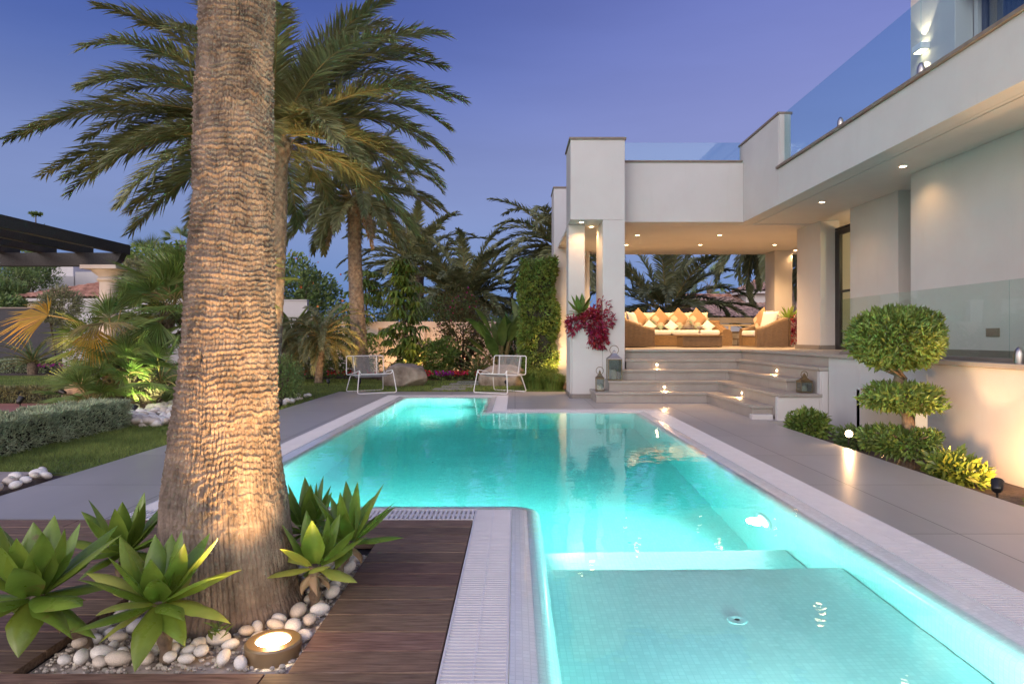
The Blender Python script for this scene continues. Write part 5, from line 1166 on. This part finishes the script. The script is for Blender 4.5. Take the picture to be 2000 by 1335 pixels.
garden_spot('added out-of-view garden spotlight nearest the viewer in the right bed, aimed up at the ceiling edge', (3.75, 3.2, .0), (4.3, 3.6, 3.1), 90, 100)  # added beyond the view to warm the ceiling edge
garden_spot('black spotlight on the lawn behind the left wire chair', (-3.36, 14.35, .12), (-4.1, 17.2, 2.2), 45, 60)
garden_spot('black spotlight behind the boulder lighting the umbrella plant', (-2.45, 16.35, .1), (-2.85, 17.4, 1.2), 26, 80)
garden_spot('black spotlight at the foot of the vine column', (.98, 14.75, .1), (.75, 15.3, 1.8), 22, 110)
garden_spot('black spotlight at the right foot of the rear pillar', (1.0, 14.95, .1), (1.05, 15.45, 1.2), 9, 100)
garden_spot('black spotlight low in front of the fan palm clump', (-6.6, 8.9, .25), (-6.5, 9.75, 1.25), 26, 110)
garden_spot('black spotlight on the tan rock beside the fan palms', (-6.75, 9.9, .26), (-8.2, 10.2, .9), 10, 100)
garden_spot('black spotlight between the fan palm clumps', (-5.0, 8.75, .15), (-5.2, 10.2, 1.6), 18, 90, color=(.9, 1, .45))
garden_spot('black spotlight at the foot of the tall date palm', (-3.6, 10.2, .1), (-3.9, 11.2, 4.2), 150, 60)
garden_spot('black spotlight in the bed behind the right wire chair', (-.2, 14.6, .1), (-.4, 17.2, 1.2), 30, 60)
# ------------------------------------------------------------ boulders, stepping stones
M_rock = mat('boulder_stone', (.22, .17, .125), base2=(.36, .31, .25), rough=.9, var=.25, vscale=3.5, bump=.03, bscale=6)
def boulder(label, c, r, seed, m=M_rock, rot=0):
    nu, nv = 56, 36; u = np.arange(nu)*2*PI/nu; v = np.linspace(-PI/2, PI/2, nv+1); D = np.stack([np.cos(v)[:, None]*np.cos(u), np.cos(v)[:, None]*np.sin(u), np.repeat(np.sin(v)[:, None], nu, 1)], -1)
    q = rs(seed); k = np.ones(D.shape[:2])
    for i in range(7):
        n = nrm(q.normal(size=3)); d = q.uniform(.62, .9); pr = D@n; k = np.minimum(k, np.where(pr > .05, d/np.maximum(pr, .05), 9))
    k += .05*(vnoise(D[..., 0]*6+9, D[..., 1]*6+D[..., 2]*5+9, seed)-.5)+.02*(vnoise(D[..., 0]*20+9, D[..., 1]*20+D[..., 2]*17+9, seed)-.5)
    mb = MB(); mb.grid(D*k[..., None]*np.array(r)+np.array(c), wrap=True); return tag(mb.build('boulder', m, smooth=True, angle=180, loc=(c[0], c[1], 0)), label, 'boulder')
boulder('large grey-brown boulder on the lawn right beside the left wire chair', (-2.42, 14.75, .16), (.52, .36, .36), 5)
boulder('low brown boulder seen through the right wire chair', (-.25, 14.9, .12), (.58, .32, .34), 8)
M_tan = mat('tan_sandstone', (.40, .25, .15), base2=(.52, .34, .2), rough=.9, var=.12, vscale=6, bump=.01, bscale=30)
boulder('tilted tan sandstone rock at the foot of the fan palm clump', (-6.62, 10.15, .14), (.27, .18, .30), 9, M_tan)
for i, (y, d) in enumerate(((13.5, 'nearest'), (14.2, 'second'), (14.95, 'third'), (15.7, 'farthest'))):
    mb = MB(); x = -1.35+.1*i; mb.box(x-.33, x+.33, y, y+.38, -.02, .012); tag(mb.build('stepping_stone', M_stone, uv=True, bevel=.006, loc=(x, y, 0)), '%s stepping stone in the lawn between the wire chairs' % d, 'stepping stone', 'stepping stones in the lawn')
# ------------------------------------------------------------ garden walls
W = thing('garden_wall', 'cream garden wall with tall narrow slots behind the beds', 'wall', (-4, 20.2, 0)); mb = MB(); x = -6.9
slots = [-4.75, -4.05, -3.35, -2.65, -1.95, -1.25, -.55]
mb.box(-6.9, 1.0, 20.3, 20.42, 0, 1.545); mb.box(-6.9, 1.0, 20.2, 20.3, 1.36, 1.548); mb.box(-6.9, 1.0, 20.2, 20.3, 0, .5)
ed = [-6.9]+[v for s in slots for v in (s-.10, s+.10)]+[1.0]
for a, b in zip(ed[::2], ed[1::2]): mb.box(a, b, 20.2, 20.3, .5, 1.36)
mp('wall', mb, M_wallcream, W); mb = MB(); mb.box(-6.9, -6.0, 19.7, 20.19, 0, 1.75); mp('pier', mb, M_stucco, W, bevel=.01)
W = thing('dark_wall', 'plain dark grey garden wall on the far left', 'wall', (-17, 22.8, 0)); mb = MB(); mb.box(-24, -15.3, 22.8, 23.0, 0, 2.05); mp('wall', mb, mat('dark_render', (.045, .045, .05), rough=.85, var=.1, bump=.003), W); mb = MB(); mb.box(-24, -15.28, 22.77, 23.03, 2.051, 2.10); mp('coping', mb, M_coping, W)
W = thing('white_wall', 'white garden wall partly covered by climbing leaves left of the fan palms', 'wall', (-13, 22.5, 0)); mb = MB(); mb.box(-15.25, -7, 22.4, 22.6, 0, 2.3); mp('wall', mb, M_stucco, W); mb = MB(); mb.box(-15.28, -7, 22.37, 22.63, 2.301, 2.34); mp('coping', mb, M_stucco, W)
# ------------------------------------------------------------ dark pergola on the left
P_ = thing('pergola', 'dark wooden pergola with white column and capital at the left edge', 'pergola', (-6.7, 11, 0))
M_pwood = mat('dark_pergola_wood', (.030, .028, .030), rough=.5, var=.4, vscale=10, stretch=(4, 4, 4), bump=.002, bscale=60)
mb = MB(); mb.box(-12, -6.78, 10.9, 11.06, 2.235, 2.45)
pts = [(-6.78, 2.235), (-6.58, 2.25), (-6.50, 2.33), (-6.44, 2.45), (-6.78, 2.45)]; n = len(pts); mb.add([(x, 10.9, z) for x, z in pts]+[(x, 11.06, z) for x, z in pts], [tuple(range(n)), tuple(range(n, 2*n))[::-1]]+[(i, n+i, n+(i+1) % n, (i+1) % n) for i in range(n)])
mp('beam', mb, M_pwood, P_)
for i in range(7):
    x = -6.55-i*.62; mb = MB(); mb.box(x-.05, x+.05, 5.5, 11.25, 2.452, 2.62); mp('rafter', mb, M_pwood, P_, bevel=.008)
mb = MB(); mb.box(-12, -6.5, 6.9, 7.0, 2.28, 2.449); mp('cross_beam', mb, M_pwood, P_, bevel=.008)
mb = MB(); mb.box(-7.0, -6.42, 10.70, 11.28, 2.17, 2.233); mb.lathe([(.16, -2.17), (.18, -2.1), (.15, -2.06), (.135, -.35), (.135, -.20), (.17, -.17), (.17, -.14), (.14, -.12), (.15, -.10), (.235, -.03), (.255, -.0)], (-6.71, 10.99, 2.168), 28)
mp('column', mb, mat('white_stone_column', (.62, .58, .55), rough=.8, var=.06), P_, smooth=True)
# ------------------------------------------------------------ houses behind
M_tile = mat('terracotta_roof', (.30, .13, .08), base2=(.46, .24, .16), rough=.85, var=.35, vscale=3, island=0)
M_tile2 = mat('weathered_roof', (.22, .13, .10), base2=(.42, .27, .20), rough=.9, var=.4, vscale=4)
def tiled(mb, A, B, C, D, pitch=.22, row=.38):
    """roof plane A-B eave, D-C ridge, ribbed with curved tiles"""
    A, B, C, D = [np.array(p, float) for p in (A, B, C, D)]; W_ = np.linalg.norm(B-A); H = np.linalg.norm(D-A); n = nrm(np.cross(B-A, D-A)); nc = int(W_/pitch*6); nr = max(4, int(H/row)*4)
    nc = min(nc, 700); u = np.linspace(0, 1, nc); v = np.linspace(0, 1, nr); U_, V_ = np.meshgrid(u, v)
    P = (A*(1-U_[..., None])+B*U_[..., None])*(1-V_[..., None])+(D*(1-U_[..., None])+C*U_[..., None])*V_[..., None]
    wloc = U_*W_; h = .06*np.abs(np.sin(wloc/pitch*PI))+.045*(1-((V_*H/row) % 1))
    mb.grid(P+n*h[..., None])
def house(name, label, x0, x1, y0, y1, ze, zr, hip, m, wallz=-.3, over=.4):
    h = thing(name, label, 'house', ((x0+x1)/2, (y0+y1)/2, wallz)); mb = MB(); mb.box(x0, x1, y0, y1, wallz, ze); mp('wall', mb, M_stucco, h)
    mb = MB(); a0, a1, b0, b1 = x0-over, x1+over, y0-over, y1+over; ym = (y0+y1)/2
    tiled(mb, (a0, b0, ze), (a1, b0, ze), (a1-hip, ym, zr), (a0+hip, ym, zr)); tiled(mb, (a1, b1, ze), (a0, b1, ze), (a0+hip, ym, zr), (a1-hip, ym, zr)); 
    if hip: tiled(mb, (a0, b1, ze), (a0, b0, ze), (a0+hip, ym, zr), (a0+hip, ym+.01, zr)); tiled(mb, (a1, b0, ze), (a1, b1, ze), (a1-hip, ym, zr), (a1-hip, ym-.01, zr))
    mb.box(a0+.05, a1-.05, b0+.05, b1-.05, ze-.12, ze-.001, 1); rf = mp('roof', mb, [m, M_stucco], h, smooth=True)
    mb = MB(); mb.tube([(a0+hip, ym, zr+.06), (a1-hip, ym, zr+.06)], .12, 8); mp('ridge', mb, M_tile, rf)
    return h
house('tiled_house', 'long low house with weathered tile roof seen through the terrace opening', 9.6, 24, 33.5, 41.5, 2.05, 3.35, 0, M_tile2)
hh = house('tiled_turret', 'small white turret with hipped tile roof above the long weathered roof', 12.5, 14.3, 36, 37.8, 3.55, 4.1, 1.1, M_tile2)
house('tiled_house', 'small white-walled house with dark tiles far behind the big spreading palm', 4.9, 9.0, 40, 46, 1.55, 2.5, 2.5, M_tile2)
house('tiled_house', 'house with a pinkish tile roof behind the fan palms on the left', -21.5, -11.5, 29, 37, 2.75, 4.25, 4.5, M_tile)
h = thing('white_house', 'white flat-roofed house behind the tiled roof on the far left', 'house', (-32, 48, -.3)); mb = MB(); mb.box(-40, -30.5, 46, 54, -.3, 5.3); mb.box(-35.5, -31.2, 47, 53, 5.3, 6.6); mb.box(-30.4, -26.5, 46, 54, -.3, 5.6); mp('wall', mb, M_stucco, h)
for x in (-38, -35.5): mb = MB(); mb.box(x, x+1.1, 45.96, 45.99, 3, 4.6); mp('window', mb, mat('dark_window', (.02, .025, .03), rough=.1), h)
# ============================================================ WORLD, CAMERA, RENDER
w = bpy.data.worlds.new('World'); SC.world = w; w.use_nodes = True
ns, lk = w.node_tree.nodes, w.node_tree.links
bg = ns['Background']; tc = N(ns, 'ShaderNodeTexCoord'); sp = N(ns, 'ShaderNodeSeparateXYZ'); lk.new(tc.outputs['Generated'], sp.inputs[0])
def ramp(stops):
    r = N(ns, 'ShaderNodeValToRGB'); r.color_ramp.interpolation = 'B_SPLINE'
    e = r.color_ramp.elements
    while len(e) < len(stops): e.new(.5)
    for k, (p_, c_) in zip(e, stops): k.position = p_; k.color = (*c_, 1)
    return r
west = ramp([(0, (0.086, 0.147, 0.291)), (.03, (0.071, 0.157, 0.359)), (.09, (0.095, 0.173, 0.373)), (.17, (0.162, 0.210, 0.393)), (.27, (0.119, 0.165, 0.364)), (.36, (0.056, 0.097, 0.301)), (.47, (0.027, 0.054, 0.228)), (1, (0.028, 0.048, 0.184))])
east = ramp([(0, (0.086, 0.157, 0.310)), (.03, (0.095, 0.189, 0.407)), (.12, (0.142, 0.210, 0.417)), (.24, (0.190, 0.215, 0.436)), (.34, (0.157, 0.183, 0.417)), (.45, (0.110, 0.137, 0.373)), (.6, (0.076, 0.094, 0.301)), (1, (0.038, 0.052, 0.213))])
for r in (west, east): lk.new(sp.outputs['Z'], r.inputs['Fac'])
mr = N(ns, 'ShaderNodeMapRange'); mr.inputs['From Min'].default_value = -.42; mr.inputs['From Max'].default_value = .48; mr.interpolation_type = 'SMOOTHSTEP'
lk.new(sp.outputs['X'], mr.inputs['Value'])
mx = N(ns, 'ShaderNodeMixRGB'); lk.new(mr.outputs[0], mx.inputs['Fac']); lk.new(west.outputs[0], mx.inputs['Color1']); lk.new(east.outputs[0], mx.inputs['Color2'])
# afterglow of the sunset, behind the viewer
back = ramp([(0, (1.0, .72, .55)), (.12, (1.0, .82, .74)), (.35, (.78, .72, .80)), (.7, (.36, .40, .60)), (1, (.10, .13, .34))]); lk.new(sp.outputs['Z'], back.inputs['Fac'])
m2 = N(ns, 'ShaderNodeMapRange'); m2.inputs['From Min'].default_value = .25; m2.inputs['From Max'].default_value = -.75; m2.interpolation_type = 'SMOOTHSTEP'
ad = N(ns, 'ShaderNodeMath', operation='MULTIPLY_ADD'); ad.inputs[1].default_value = .35
lk.new(sp.outputs['X'], ad.inputs[0]); lk.new(sp.outputs['Y'], ad.inputs[2]); lk.new(ad.outputs[0], m2.inputs['Value'])
bk = N(ns, 'ShaderNodeMixRGB', blend_type='MULTIPLY', Fac=1.0); bk.inputs['Color2'].default_value = (GLOW, GLOW, GLOW, 1); lk.new(back.outputs[0], bk.inputs['Color1'])
mx2 = N(ns, 'ShaderNodeMixRGB'); lk.new(m2.outputs[0], mx2.inputs['Fac']); lk.new(mx.outputs[0], mx2.inputs['Color1']); lk.new(bk.outputs[0], mx2.inputs['Color2'])
# thin physical dusk sky on top of it
sky = N(ns, 'ShaderNodeTexSky', sky_type='NISHITA', sun_disc=False, sun_elevation=math.radians(1.0), sun_rotation=math.radians(200))
sc_ = N(ns, 'ShaderNodeMixRGB', blend_type='MULTIPLY', Fac=1.0); sc_.inputs['Color2'].default_value = (.012, .012, .014, 1); lk.new(sky.outputs[0], sc_.inputs['Color1'])
sm = N(ns, 'ShaderNodeMixRGB', blend_type='ADD', Fac=1.0); lk.new(mx2.outputs[0], sm.inputs['Color1']); lk.new(sc_.outputs[0], sm.inputs['Color2'])
cn = N(ns, 'ShaderNodeTexNoise', Scale=1.6, Detail=6.0, Roughness=.55); cm = N(ns, 'ShaderNodeMapping'); cm.inputs['Scale'].default_value = (1, 1, 5.5)
lk.new(tc.outputs['Generated'], cm.inputs['Vector']); lk.new(cm.outputs[0], cn.inputs['Vector'])
cr = N(ns, 'ShaderNodeMapRange'); cr.inputs['From Min'].default_value = .3; cr.inputs['From Max'].default_value = .7; cr.inputs['To Min'].default_value = .93; cr.inputs['To Max'].default_value = 1.07
lk.new(cn.outputs['Fac'], cr.inputs['Value']); hv = N(ns, 'ShaderNodeHueSaturation'); lk.new(cr.outputs[0], hv.inputs['Value']); lk.new(sm.outputs[0], hv.inputs['Color'])
lk.new(hv.outputs[0], bg.inputs['Color']); bg.inputs['Strength'].default_value = 1.0
L = bpy.data.lights.new('sun', 'SUN'); L.energy = SUN_E; L.angle = math.radians(25); L.color = (1, .86, .78)
o = bpy.data.objects.new('sun', L); COL.objects.link(o)
o.rotation_euler = Vector((.45, 1.0, -.42)).to_track_quat('-Z', 'Y').to_euler()
cam = bpy.data.cameras.new('camera'); co = bpy.data.objects.new('camera', cam); COL.objects.link(co)
co.location = (0, 0, CAMZ); co.rotation_euler = (PI/2, 0, 0)
cam.sensor_width = 36; cam.lens = 1300/2000*36; cam.shift_x = -6/2000; cam.shift_y = -8.5/2000
cam.clip_start = .05; cam.clip_end = 3000
SC.camera = co
SC.view_settings.view_transform = 'Standard'; SC.view_settings.look = 'None'; SC.view_settings.exposure = EXPO; SC.view_settings.gamma = 1
cy = SC.cycles; cy.use_denoising = True; cy.max_bounces = 10; cy.diffuse_bounces = 4; cy.glossy_bounces = 4; cy.transmission_bounces = 8; cy.transparent_max_bounces = 12; cy.volume_bounces = 0
cy.caustics_reflective = False; cy.caustics_refractive = True; cy.sample_clamp_indirect = 6; cy.blur_glossy = .5
